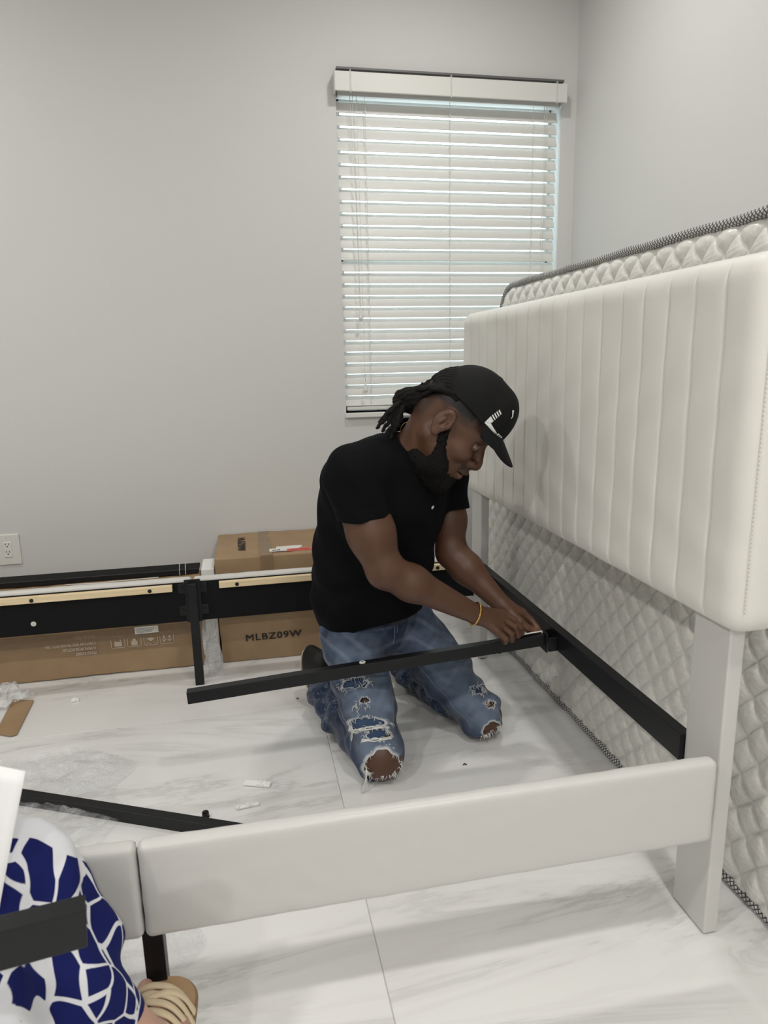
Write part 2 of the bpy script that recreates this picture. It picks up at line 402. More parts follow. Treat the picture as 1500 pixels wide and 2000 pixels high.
# ---------------------------------------------------------------- bed frame
bed = thing('bed_frame', 'white upholstered bed frame under assembly, headboard standing at right with low padded side rails', 'bed', (.9, 1.9, 0))
HX, HY0, HY1, HZ0, HZ1 = .878, 1.07, 2.75, .71, 1.413
seams = [1.172 + .0915 * i for i in range(17)]
def hb_disp(P, N):
    m = np.clip((-N[:, 0] - .2) / .5, 0, 1); g = np.zeros(len(P))
    for s in seams:
        d = P[:, 1] - s + .0025 * np.sin(P[:, 2] * 5 + s * 9); e = np.exp(-np.abs(d / .0022) ** 1.5) * .0075 + np.exp(-np.abs(d / .014)) * .0048
        g += e
    vm = np.clip((P[:, 2] - HZ0 - .0) / .05, 0, 1) * np.clip((HZ1 - .012 - P[:, 2]) / .05, 0, 1)
    rip = .0018 * np.sin(P[:, 1] * 23 + 3 * np.sin(P[:, 2] * 11)) * np.sin(P[:, 2] * 17 + P[:, 1] * 5) + .003 * np.sin((P[:, 1] - 1.1) * 6.0) * np.sin(P[:, 2] * 4)
    return -g * m * vm + rip * m * .8
def dense_box_hb():
    r = .04; L = (.125, HY1 - HY0, HZ1 - HZ0)
    return rounded_box('headboard_panel', (HX, HY0, HZ0), (HX + L[0], HY1, HZ1), .042, MT['hbfabric'], bed, res=.014, disp=hb_disp, extra={1: [s_ + o_ for s_ in seams for o_ in (-.03, -.022, -.015, -.010, -.0065, -.004, -.0025, -.0012, 0, .0012, .0025, .004, .0065, .010, .015, .022, .03)]})
hb = dense_box_hb()
# stitching along the near front edge
L = []
for i in range(78):
    z = HZ0 + .05 + i * .008; L.append(tube_vf([(HX + .0205, HY0 + .0003 + .0015, z), (HX + .0205, HY0 + .0003 + .0015, z + .005)], .0011, 4))
V, F = join_vf(L); mk('stitching', V, F, mat('thread_beige', (.62, .60, .54), .7), hb)
for y0 in (1.119, 2.588):
    lg = box('headboard_leg', (.912, y0, .004), (.946, y0 + .113, .76), MT['leather'], bed, .004, 3)
    cyl('foot_glide', (.93, y0 + .05, .003), (0, 0, 1), .011, .006, MT['whiteplastic'], lg, 16)
# black angle rail between the legs
def prism(name, prof, y0, y1, m, parent):
    V = [(x, y0, z) for x, z in prof] + [(x, y1, z) for x, z in prof]; n = len(prof)
    F = [(i, (i + 1) % n, n + (i + 1) % n, n + i) for i in range(n)] + [tuple(range(n))[::-1], tuple(range(n, 2 * n))]
    return mk(name, V, F, m, parent, False)
hr = box('headboard_rail', (.900, 1.2325, .357), (.930, 2.5875, .420), MT['black'], bed, .0015)
V = []
# side rails: white padded outside, black lining inside
def rail_disp(P, N):
    return .0005 * np.sin(P[:, 0] * 31 + 2 * np.sin(P[:, 2] * 40)) * np.sin(P[:, 2] * 55 + P[:, 0] * 13) + .0003 * np.sin(P[:, 0] * 90 + 5 * np.sin(P[:, 2] * 20))
def side_rail(x0, x1, ylo, yhi, inner, zlo, zhi, bolts, cleat, washer, cz=0):
    r = rounded_box('side_rail', (x0, ylo, zlo), (x1, yhi, zhi), .0135, MT['leather'], bed, res=.014, disp=rail_disp)
    yi = (yhi, yhi + .004) if inner > 0 else (ylo - .004, ylo)
    box('inner_lining', (x0 + .004, yi[0], zlo + .001), (x1 - .004, yi[1], zhi - .014), MT['blackboard'], r, .001)
    yc = (yi[1], yi[1] + .022) if inner > 0 else (yi[0] - .022, yi[0])
    c0 = box('wooden_cleat', (cleat[0], yc[0], zhi - .042 - cz), (cleat[1], yc[1], zhi - .018 - cz), MT['pine'], r, .0015)
    for bx in bolts:
        cyl('bolt', (bx, yc[1] if inner > 0 else yc[0], zhi - .031 - cz), (0, inner, 0), .0075, .004, MT['black'], c0, 20, .001)
        cyl('bolt_socket', (bx, yc[1] + .0022 if inner > 0 else yc[0] - .0022, zhi - .031 - cz), (0, inner, 0), .003, .001, MT['dark'], c0, 6)
    if washer:
        yw = yi[1] if inner > 0 else yi[0]
        w = cyl('washer', (washer, yw, zlo + .045), (0, inner, 0), .0095, .003, MT['whiteplastic'], r, 24, .0008); cyl('screw', (washer, yw - .002 * (-inner), zlo + .045), (0, inner, 0), .0045, .003, MT['steel'], r, 16, .0008)
    return r
NZ0, NZ1 = .262, .446
side_rail(-.2228, .886, 1.085, 1.119, 1, NZ0, NZ1, (-.1, .3, .7), (-.12, .8), None, .05)
side_rail(-1.30, -.2248, 1.085, 1.119, 1, NZ0, NZ1, (-.5,), (-1.2, -.33), None, .05)
side_rail(-.229, .912, 2.664, 2.70, -1, .258, .432, (-.063, .745), (-.131, .79), None)
side_rail(-1.42, -.235, 2.664, 2.70, -1, .258, .432, (-.388, -.805), (-1.3, -.306), -.815)
# legs under the rail joints with corner brackets
def support_leg(x, y, w, d, ztop):
    l = box('support_leg', (x - w / 2, y - d / 2, 0), (x + w / 2, y + d / 2, ztop), MT['black'], bed, .0015)
    return l
lg = support_leg(-.232, 2.643, .033, .028, .418)
for sx in (-1, 1):
    for z in (.305, .395):
        cx = -.232 + sx * .036
        b = box('bracket', (cx - .019, 2.655, z - .02), (cx + .019, 2.6595, z + .02), MT['black'], lg, .001)
        cyl('bolt', (cx + sx * .004, 2.653, z), (0, -1, 0), .006, .004, MT['black'], lg, 16, .001)
box('bracket', (-.262, 2.651, .258), (-.202, 2.6555, .43), MT['black'], lg, .001)
support_leg(-.218, 1.1365, .036, .030, .40)

# ---------------------------------------------------------------- loose support bar being fitted
def bar(name, A, B, w, h, m, parent=None, bev=.0015, roll=0):
    """rectangular tube from A to B (centre line), w sideways, h upright"""
    A, B = Vector(A), Vector(B); d = (B - A); L = d.length; x = d.normalized(); y = Vector((0, 0, 1)).cross(x).normalized(); z = x.cross(y)
    M = Matrix(((x[0], y[0], z[0], A[0]), (x[1], y[1], z[1], A[1]), (x[2], y[2], z[2], A[2]), (0, 0, 0, 1))) @ Matrix.Rotation(roll, 4, 'X')
    bm = bmesh.new(); add_box(bm, (0, -w / 2, -h / 2), (L, w / 2, h / 2), bev, 2); bmesh.ops.transform(bm, matrix=M, verts=bm.verts)
    return bm_obj(name, bm, m, parent), M
sb = thing('support_bar', 'black steel centre support bar held across the kneeling man, bolted at one end', 'bar', (.3, 1.88, .34))
A, B = (-.203, 1.882, .322), (.868, 1.882, .385)
o, BM = bar('tube', A, B, .028, .036, MT['black'], sb)
def on_bar(t, y, z): return BM @ Vector((t, y, z))
c = on_bar(.505, 0, .0185); cyl('white_cap', c, BM.to_3x3() @ Vector((0, 0, 1)), .0095, .003, MT['whiteplastic'], sb, 24, .001)
c = on_bar(.505, 0, .0203); cyl('cap_slot', c, BM.to_3x3() @ Vector((0, 0, 1)), .0035, .0008, MT['steel'], sb, 8)
cyl('bolt_hole', on_bar(.025, 0, .0181), BM.to_3x3() @ Vector((0, 0, 1)), .0038, .0006, MT['dark'], sb, 16)
cyl('rivet', on_bar(.93, 0, -.0205), BM.to_3x3() @ Vector((0, 0, 1)), .007, .006, MT['black'], sb, 16, .001)
box('end_plate', (.868, 1.852, .350), (.872, 1.912, .412), MT['black'], sb, .001)
box('hook_plate', (.872, 1.846, .356), (.8998, 1.853, .40), MT['black'], sb, .001)
box('hook_plate', (.872, 1.911, .356), (.8998, 1.918, .40), MT['black'], sb, .001)
for z in (.365, .383, .400): cyl('bolt', (.8665, 1.906, z), (-1, 0, 0), .0035, .004, MT['steel'], sb, 10)

# ---------------------------------------------------------------- bar lying on the floor
bar_fl, _ = bar('floor_bar', (-1.05, 2.146, .0175), (.02, 1.627, .0175), .030, .035, MT['black'])
tag(bar_fl, 'long black steel bar lying on the floor behind the near side rail', 'bar')

# ---------------------------------------------------------------- mattress
mt = thing('mattress', 'off-white quilted mattress with braided edge standing on its side against the right wall', 'mattress', (1.25, 1.6, 0))
MY0, MY1, MH, RC = .985, 3.02, 1.535, .13
lean = .085 / MH
def mat_uvx(U, Vv, X):
    """U along y, V up, X depth"""
    return np.stack([1.062 + X + Vv * lean, U, Vv + .004], -1)
def edge_dist(U, V):
    # signed distance inside the rounded rectangle
    cx, cy = (MY0 + MY1) / 2, MH / 2; hx, hy = (MY1 - MY0) / 2 - RC, MH / 2 - RC
    qx, qy = np.abs(U - cx) - hx, np.abs(V - cy) - hy
    return -(np.hypot(np.maximum(qx, 0), np.maximum(qy, 0)) + np.minimum(np.maximum(qx, qy), 0) - RC)
def quilt(U, V):
    low = np.clip((1.35 - V) / .5, 0, 1)
    wob = .004 * np.sin(U * 13 + V * 7) * low + .003 * np.sin(V * 21 - U * 9) * low
    a = ((U - 1.33 + wob) / .084 + (V - 1.508) / .094); b = ((U - 1.33) / .084 - (V - 1.508 + wob) / .094)
    da = np.abs(a - np.round(a)); db = np.abs(b - np.round(b))
    pa = 1 - np.exp(-da / .13); pb = 1 - np.exp(-db / .13); puff = pa * pb
    slack = (.0012 * np.sin(U * 31 + 4 * np.sin(V * 13)) + .0010 * np.sin(V * 47 + 5 * np.sin(U * 17) + U * 20)) * low
    wr = .0006 * np.sin(U * 140 + 9 * np.sin(V * 60)) * puff
    return -.0120 * puff + slack + wr
nu, nv = 560, 420
u = np.linspace(0, 1, nu); v = np.linspace(0, 1, nv); UU, VV = np.meshgrid(MY0 + u * (MY1 - MY0), v * MH, indexing='ij')
# squeeze the grid corners onto the rounded outline
def squeeze(U, V):
    cx, cy = (MY0 + MY1) / 2, MH / 2; hx, hy = (MY1 - MY0) / 2, MH / 2
    qx, qy = (np.abs(U - cx) - (hx - RC)) / RC, (np.abs(V - cy) - (hy - RC)) / RC
    m = (qx > 0) & (qy > 0); mx = np.maximum(qx, qy); l = np.hypot(qx, qy) + 1e-9
    nx, ny = np.where(m, qx / l * mx, qx), np.where(m, qy / l * mx, qy)
    return cx + np.sign(U - cx) * (nx * RC + hx - RC), cy + np.sign(V - cy) * (ny * RC + hy - RC)
UU, VV = squeeze(UU, VV); ed = edge_dist(UU, VV)
bul = .016 * (1 - np.clip(ed / .05, 0, 1)) ** 2
X = quilt(UU, VV) * np.clip(ed / .025, .1, 1) + bul
P = mat_uvx(UU, VV, X).reshape(-1, 3)
I = np.arange(nu * nv).reshape(nu, nv); F = np.stack([I[:-1, :-1], I[:-1, 1:], I[1:, 1:], I[1:, :-1]], -1).reshape(-1, 4)
mk('quilted_face', P, F, MT['satin'], mt)
TH = .37
def outline(n_arc=8, inset=0):
    pts = []; r = RC - inset
    for (cx, cy, a0) in ((MY1 - RC, MH - RC, 0), (MY0 + RC, MH - RC, 90), (MY0 + RC, RC, 180), (MY1 - RC, RC, 270)):
        for i in range(n_arc + 1):
            a = math.radians(a0 + 90 * i / n_arc); pts.append((cx + r * math.cos(a), cy + r * math.sin(a)))
    out = []
    for i in range(len(pts)):
        p, q = np.array(pts[i]), np.array(pts[(i + 1) % len(pts)]); n = max(1, int(np.linalg.norm(q - p) / .02)); out += [tuple(p + (q - p) * t / n) for t in range(n)]
    return np.array(out)
O = outline(); V = []; F = []; rows = [.018, .03, .06, .12, .19, .26, .32, TH - .03, TH - .015]
for ri, xx in enumerate(rows):
    off = .008 * math.sin(PI * ri / (len(rows) - 1)) if 0 else 0
    for (yy, zz) in O: V.append(tuple(mat_uvx(np.array(yy), np.array(zz), np.array(xx))))
n = len(O)
for r_ in range(len(rows) - 1):
    for i in range(n): F.append((r_ * n + i, r_ * n + (i + 1) % n, (r_ + 1) * n + (i + 1) % n, (r_ + 1) * n + i))
F.append(tuple((len(rows) - 1) * n + i for i in range(n)))
mk('side_border', V, F, mat('border_fabric', (.62, .61, .57), .6, sheen=.3, bump=(120, .4, .004)), mt)
def braid(xx):
    r = .0125; kk = 12; Pp = mat_uvx(O[:, 0], O[:, 1], np.full(len(O), xx)); Pp, N, B = frames(Pp, True)
    # wavy tape line
    s = np.concatenate([[0], np.cumsum(np.linalg.norm(np.diff(Pp, axis=0), axis=1))]); Pp[:, 0] += .0025 * np.sin(s * 14) + .0015 * np.sin(s * 33); Pp[:, 2] += np.where(Pp[:, 2] > .05, .0015 * np.sin(s * 19), .002); Pp[:, 2] = np.maximum(Pp[:, 2], r + .001)
    V = []; F = []; uvs = []
    for i in range(n):
        for j in range(kk):
            a = 2 * PI * j / kk; V.append(tuple(Pp[i] + r * (math.cos(a) * N[i] + math.sin(a) * B[i])))
    for i in range(n):
        for j in range(kk):
            i2 = (i + 1) % n; F.append((i * kk + j, i2 * kk + j, i2 * kk + (j + 1) % kk, i * kk + (j + 1) % kk))
            s2 = s[i2] if i2 else s[i] + .02
            uvs += [(s[i] / .0125, j / kk * 6), (s2 / .0125, j / kk * 6), (s2 / .0125, (j + 1) / kk * 6), (s[i] / .0125, (j + 1) / kk * 6)]
    o = mk('braided_edge', V, F, MT['braid'], mt); l = o.data.uv_layers.new(name='UVMap')
    l.data.foreach_set('uv', np.array(uvs, np.float32).ravel())
braid(.006); braid(TH - .006)

# ---------------------------------------------------------------- cardboard boxes
def carton(name, label, lo, hi, cat='box'):
    t = thing(name, label, cat, ((lo[0] + hi[0]) / 2, (lo[1] + hi[1]) / 2, 0))
    def cd(P, N): return .0025 * np.sin(P[:, 0] * 13 + P[:, 2] * 9) * np.sin(P[:, 1] * 11 + P[:, 2] * 15 + 1) + .001 * np.sin(P[:, 0] * 60 + 3 * np.sin(P[:, 2] * 30))
    rounded_box('carton', lo, hi, .006, MT['card'], t, res=.03, disp=cd)
    return t
b2 = carton('cardboard_box', 'tall brown cardboard box with red label on top, behind the far side rail', (-.150, 2.815, .001), (.42, 3.238, .458))
MF = lambda x, y, z: Matrix.Translation((x, y, z)) @ Matrix.Rotation(PI / 2, 4, 'X')      # faces -y
text_obj('lettering', 'MLBZ09W', .052, MT['ink'], b2, MF(.0685, 2.8115, .103), bold2=.0022, scale=(.93, .78), spacing=1.12)
text_obj('lettering', 'MLBZ09W', .05, MT['ink'], b2, Matrix.Translation((-.043, 3.03, .4605)) @ Matrix.Rotation(PI / 2 + PI, 4, 'Z'), bold2=.002, scale=(.92, .95), spacing=1.1)
box('address_label', (.075, 2.86, .4600), (.205, 2.905, .4612), MT['sticker'], b2, 0)
box('address_label', (.105, 2.905, .4600), (.215, 2.935, .4611), MT['sticker'], b2, 0)
text_obj('label_print', 'BNB', .018, MT['ink'], b2, Matrix.Translation((.103, 2.876, .4614)), bold2=.001)
box('red_sticker', (.148, 2.85, .4602), (.252, 2.886, .4615), MT['redlabel'], b2, 0)
bm = bmesh.new()
for i in range(16): add_box(bm, (.158 + i * .0055, 2.857, .4616), (.1605 + i * .0055 + (i % 3) * .0006, 2.878, .4619))
bm_obj('label_print', bm, mat('dark_red_ink', (.35, .04, .04), .6), b2)
bm = bmesh.new(); add_box(bm, (.035, 2.812, .4602), (.085, 3.236, .4608)); add_box(bm, (.035, 2.8105, .30), (.085, 2.8115, .4602)); add_box(bm, (-.14, 2.8108, .215), (.41, 2.8118, .262)); bm_obj('packing_tape', bm, MT['tape'], b2)
# flap edge, slightly open
V = [(.06, 2.812, .4615), (.415, 2.812, .468), (.415, 2.90, .4622), (.06, 2.90, .4612), (.06, 2.812, .459), (.415, 2.812, .4645), (.415, 2.90, .459), (.06, 2.90, .459)]
F = [(0, 1, 2, 3), (7, 6, 5, 4), (0, 4, 5, 1), (1, 5, 6, 2), (2, 6, 7, 3), (3, 7, 4, 0)]
b1 = carton('cardboard_box', 'long low cardboard box with pale upside-down print beneath the far side rail', (-1.95, 2.815, .004), (-.212, 2.94, .381))
def upside(x, z): return Matrix.Translation((x, 2.8115, z)) @ Matrix.Rotation(PI / 2, 4, 'X') @ Matrix.Rotation(PI, 4, 'Z')
for i, (s, z) in enumerate((('PO23122S087', .1065), ('G.W/N.W:38.9/37LBS', .127), ('CARTON SIZE:78.5X8.5X31.3IN', .148), ('Made in P.R.C', .1755))):
    text_obj('lettering', s, .0225, MT['paleink'], b1, upside(-.640, z), align='LEFT', scale=(.62, .8), bold2=.0012)
bm = bmesh.new()
def fr2(x0, x1, z0, z1, t=.0025):
    for lo, hi in (((x0, 2.8108, z0), (x1, 2.8118, z0 + t)), ((x0, 2.8108, z1 - t), (x1, 2.8118, z1)), ((x0, 2.8108, z0), (x0 + t, 2.8118, z1)), ((x1 - t, 2.8108, z0), (x1, 2.8118, z1))): add_box(bm, lo, hi)
xs_ = [-.583, -.520, -.455, -.392]
for i, x in enumerate(xs_):
    fr2(x, x + .056, .115, .166)
    cx = x + .028; y0, y1 = 2.8108, 2.8118
    if i == 0:
        add_box(bm, (cx - .014, y0, .122), (cx + .014, y1, .142), .0); add_box(bm, (cx - .011, y0, .142), (cx - .008, y1, .158)); add_box(bm, (cx + .008, y0, .142), (cx + .011, y1, .158))
    elif i == 1:
        add_box(bm, (cx - .012, y0, .120), (cx + .012, y1, .140)); add_box(bm, (cx - .006, y0, .140), (cx + .006, y1, .150)); add_box(bm, (cx - .018, y0, .1565), (cx + .018, y1, .159))
    elif i == 2:
        for j in range(5): add_box(bm, (cx - .016 + j * .003, y0, .144 - j * .003), (cx + .016 - j * .003, y1, .147 - j * .003))
        add_box(bm, (cx - .0012, y0, .147), (cx + .0012, y1, .160))
        for j in range(5): add_box(bm, (cx - .02 + j * .009, y0, .120 + (j % 2) * .005), (cx - .016 + j * .009, y1, .123 + (j % 2) * .005))
    else:
        for dx in (-.011, .011):
            add_box(bm, (cx + dx - .0035, y0, .134), (cx + dx + .0035, y1, .152))
            for j in range(4): add_box(bm, (cx + dx - .009 + j * .002, y0, .134 - j * .003), (cx + dx + .009 - j * .002, y1, .1372 - j * .003))
        add_box(bm, (cx - .02, y0, .156), (cx + .02, y1, .158))
bm_obj('handling_symbols', bm, MT['paleink'], b1)
ml = Matrix.Translation((-.44, 2.8108, .183)) @ Matrix.Rotation(-.0, 4, 'Y')
box('shipping_label', (-.046, -.0006, -.0145), (.046, .0006, .0145), MT['sticker'], b1, 0, M=ml)
bm = bmesh.new()
for i in range(4): add_box(bm, (-.04, -.0010, -.010 + i * .0055), (.02 + .004 * i, -.0006, -.0085 + i * .0055), M=ml)
bm_obj('label_print', bm, mat('grey_ink', (.2, .2, .2), .6), b1)
bm = bmesh.new(); add_box(bm, (-1.9, 2.8108, .150), (-.23, 2.8116, .195)); bm_obj('packing_tape', bm, mat('dull_tape', (.30, .20, .115), .25, alpha=.5), b1)

# black panel leaning on the long carton behind the rail
V = [(-1.6, 2.90, .392), (-.212, 2.90, .392), (-.212, 2.935, .408), (-1.6, 2.935, .410)]
bp = thing('black_panel', 'flat black bed panel lying on top of the long cardboard box', 'panel', (-.9, 2.94, .3845))
box('board', (-1.7, 2.886, .3845), (-.222, 3.0, .398), MT['blackboard'], bp, .002)
box('lip', (-1.7, 2.88, .3845), (-.222, 2.8858, .405), MT['black'], bp, .001)
tube('plastic_strap', smoothpath([(-.74, 2.86, .386), (-.62, 2.84, .388), (-.50, 2.84, .391), (-.38, 2.86, .3865)], 10), .0022, MT['whiteplastic'], bp, 6, flat=.5)
for x in (-.297, -.274): tag(tube('zip_tie', smoothpath([(x, 2.872, .3845), (x + .001, 2.868, .41), (x + .003, 2.870, .438)], 6), .0016, MT['whiteplastic'], None, 6), 'thin white zip tie standing up behind the rail joint, the ' + ('left' if x < -.29 else 'right') + ' one of two', 'zip tie', 'zip ties behind the rail joint')
tag(box('foam_strip', (-.208, 2.83, .001), (-.155, 2.99, .415), mat('foam_white', (.78, .78, .76), .7, bump=(200, .5)), None, .004), 'white foam strip squeezed between the two cardboard boxes', 'foam')

# ---------------------------------------------------------------- plastic film
def film(name, pts_fn, nu, nv, m, label, cat='plastic film'):
    U, V = np.meshgrid(np.linspace(0, 1, nu), np.linspace(0, 1, nv), indexing='ij'); P = pts_fn(U, V).reshape(-1, 3)
    I = np.arange(nu * nv).reshape(nu, nv); F = np.stack([I[:-1, :-1], I[1:, :-1], I[1:, 1:], I[:-1, 1:]], -1).reshape(-1, 4)
    return tag(mk(name, P, F, m), label, cat)
def crum(x, y, s):
    return s * (np.abs(np.sin(x * 23 + 3 * np.sin(y * 17))) * .5 + np.abs(np.sin(y * 31 + 2.5 * np.sin(x * 29 + 1))) * .35 + .3 * np.abs(np.sin((x + y) * 57 + 2 * np.sin(x * 41))))
def f1(U, V):
    x = -1.5 + U * (.98 + .33 * (1 - V) + .05 * np.sin(V * 9) + .03 * np.sin(V * 23)); y = 1.28 + V * (1.10 + .05 * np.sin(U * 8)) - U * V * .22
    return np.stack([x, y, .003 + crum(x, y, .022) * np.minimum(1, 6 * (1 - U) + .3) + .03 * np.exp(-((V - .9) / .06) ** 2) * (1 - U)], -1)
film('plastic_sheet', f1, 90, 90, MT['film'], 'crumpled clear plastic sheet on the floor beside the long black bar')
def f2(U, V):
    x = -.62 + U * (1.02 - .3 * V) + .03 * np.sin(V * 11); y = .78 + V * .40 - .12 * U
    return np.stack([x, y, .002 + crum(x, y, .009)], -1)
film('plastic_sheet', f2, 70, 40, MT['film'], 'thin clear plastic film on the floor around the sandalled foot')
def f3(U, V):
    a = U * 2 * PI; r = .05 + .022 * np.sin(a * 3 + V * 7) ; x = -.185 + (r * .62) * np.cos(a) * (1 - .4 * V); y = 2.76 + r * .6 * np.sin(a) * (1 - .5 * V)
    return np.stack([x, y, .005 + V * .26 + .01 * np.sin(a * 5)], -1)
film('plastic_bag', f3, 50, 30, MT['film2'], 'crumpled clear plastic bag stuffed between the two cardboard boxes', 'plastic bag')
def f4(U, V):
    a = U * 2 * PI; r = .11 + .03 * np.sin(a * 3 + 1) + .02 * np.sin(a * 7 + V * 5); x = -1.0 + r * np.cos(a) * (1 - V); y = 2.64 + r * np.sin(a) * (1 - V) * .8
    return np.stack([x + .08 * V, y + .05 * V, .004 + .05 * V + crum(x, y, .02)], -1)
film('plastic_bag', f4, 60, 20, MT['film2'], 'small crumpled clear plastic bag on the floor at far left by the long box', 'plastic bag')

# ---------------------------------------------------------------- scraps on the floor
V = [(-.925, 2.665), (-.845, 2.640), (-.832, 2.385), (-.850, 2.378), (-.908, 2.410)]
bm = bmesh.new(); f = bm.faces.new([bm.verts.new((x, y, .0035)) for x, y in V]); r = bmesh.ops.extrude_face_region(bm, geom=[f]); bmesh.ops.translate(bm, vec=(0, 0, .004), verts=[e for e in r['geom'] if isinstance(e, bmesh.types.BMVert)]); bmesh.ops.recalc_face_normals(bm, faces=bm.faces)
tag(bm_obj('cardboard_scrap', bm, MT['card']), 'flat brown cardboard offcut on the floor at the left edge', 'cardboard')
def foam(x, y, L, W, rot, label):
    bm = bmesh.new(); M = Matrix.Translation((x, y, .005)) @ Matrix.Rotation(rot, 4, 'Z'); add_box(bm, (-L / 2, -W / 2, -.004), (L / 2, W / 2, .002), .001, 1, M)
    rr = random.Random(int(x * 1000))
    for i in range(16):
        px = rr.uniform(-L / 2 + .004, L / 2 - .004); py = rr.uniform(-W / 2, W / 2); s = rr.uniform(.002, .0045)
        q = bmesh.ops.create_icosphere(bm, subdivisions=1, radius=s); 
        for v_ in q['verts']: v_.co = M @ (v_.co + Vector((px, py, .003)))
    return tag(bm_obj('foam_scrap', bm, mat('white_foam', (.86, .86, .84), .6) if 'white_foam' not in bpy.data.materials else bpy.data.materials['white_foam']), label, 'foam')
foam(-.026, 1.905, .082, .024, -.35, 'larger white foam scrap on the tiles left of the near knee')
foam(-.056, 1.803, .066, .012, .12, 'thin white foam scrap on the tiles just behind the near side rail')
foam(-.69, 2.606, .028, .016, .1, 'tiny white foam crumb on the tiles near the long cardboard box')
cp = thing('rubber_cap', 'small black rubber cap on the floor behind the long black bar', 'cap', (-.172, 1.785, 0))
cyl('cap_shell', (-.172, 1.785, .009), (0, 0, 1), .0095, .018, MT['black'], cp, 8, .002); cyl('cap_rim', (-.172, 1.785, .002), (0, 0, 1), .0105, .003, MT['black'], cp, 16)
for x, y, l, lab, c in ((.610, 1.859, .012, 'dark scrap of lint on the tiles between the two knees', MT['ink']), (.812, 1.256, .006, 'tiny white crumb on the tiles under the near side rail', MT['whiteplastic']), (.135, 2.42, .008, 'dark speck on the tiles beside the near shin', MT['ink'])):
    V, F = join_vf([tube_vf([(x - l / 2, y, .0025), (x, y + l * .3, .004), (x + l / 2, y - l * .1, .0025)], .0016, 5), tube_vf([(x, y, .003), (x + l * .1, y + l * .4, .005)], .0012, 5)])
    tag(mk('floor_crumb', V, F, c), lab, 'debris')

# ================================================================ figures: smooth solids from blended fields
f32 = np.float32
def A3(*v): return np.array(v, float)
def capsule(a, b, ra, rb=None, op='U', k=.02):
    a = A3(*a); b = A3(*b); rb = ra if rb is None else rb; ab = b - a; L2 = max(ab @ ab, 1e-9)
    def f(P):
        q = P - a; t = np.clip(q @ ab / L2, 0, 1); return np.linalg.norm(q - t[:, None] * ab, axis=1) - (ra + (rb - ra) * t)
    return (f, (a + b) / 2, math.sqrt(L2) / 2 + max(ra, rb), op, k)
def ell(c, r, R=None, op='U', k=.02):
    c = A3(*c); r = A3(*r); R = np.eye(3) if R is None else np.array(R, float)   # rows: axes
    def f(P):
        q = (P - c) @ R.T; k0 = np.linalg.norm(q / r, axis=1); k1 = np.linalg.norm(q / (r * r), axis=1); return k0 * (k0 - 1) / np.maximum(k1, 1e-6)
    return (f, c, r.max(), op, k)
def rbox(c, h, R=None, rad=.01, op='U', k=.01):
    c = A3(*c); h = A3(*h) - rad; R = np.eye(3) if R is None else np.array(R, float)
    def f(P):
        q = np.abs((P - c) @ R.T) - h; return np.linalg.norm(np.maximum(q, 0), axis=1) + np.minimum(q.max(1), 0) - rad
    return (f, c, np.linalg.norm(h) + rad, op, k)
def plane(n, o, k=.002):      # keep the side where n.p < o
    n = A3(*n); n = n / np.linalg.norm(n)
    return (lambda P: P @ n - o, None, 0, 'I', k)
def func(fn): return (fn, None, 0, 'F', 0)
def smin(a, b, k):
    h = np.maximum(k - np.abs(a - b), 0) / k; return np.minimum(a, b) - h * h * k * .25
def chain(P, r, k=.006, op='U'):
    return [capsule(P[i], P[i + 1], r[i], r[i + 1], op, k) for i in range(len(P) - 1)]
def ev(prims, P):
    c = P.mean(0); R = math.sqrt(((P - c) ** 2).sum(1).max()); d = np.full(len(P), .08)
    for fn, pc, pr, op, k in prims:
        if pc is not None and np.linalg.norm(c - pc) - R - pr > (.07 if op == 'U' else .03): continue
        if op == 'U': d = smin(d, fn(P), k)
        elif op == 'S': d = -smin(-d, fn(P), k)
        elif op == 'I': d = -smin(-d, -fn(P), k)
        elif op == 'F': d = fn(P, d)
    return d
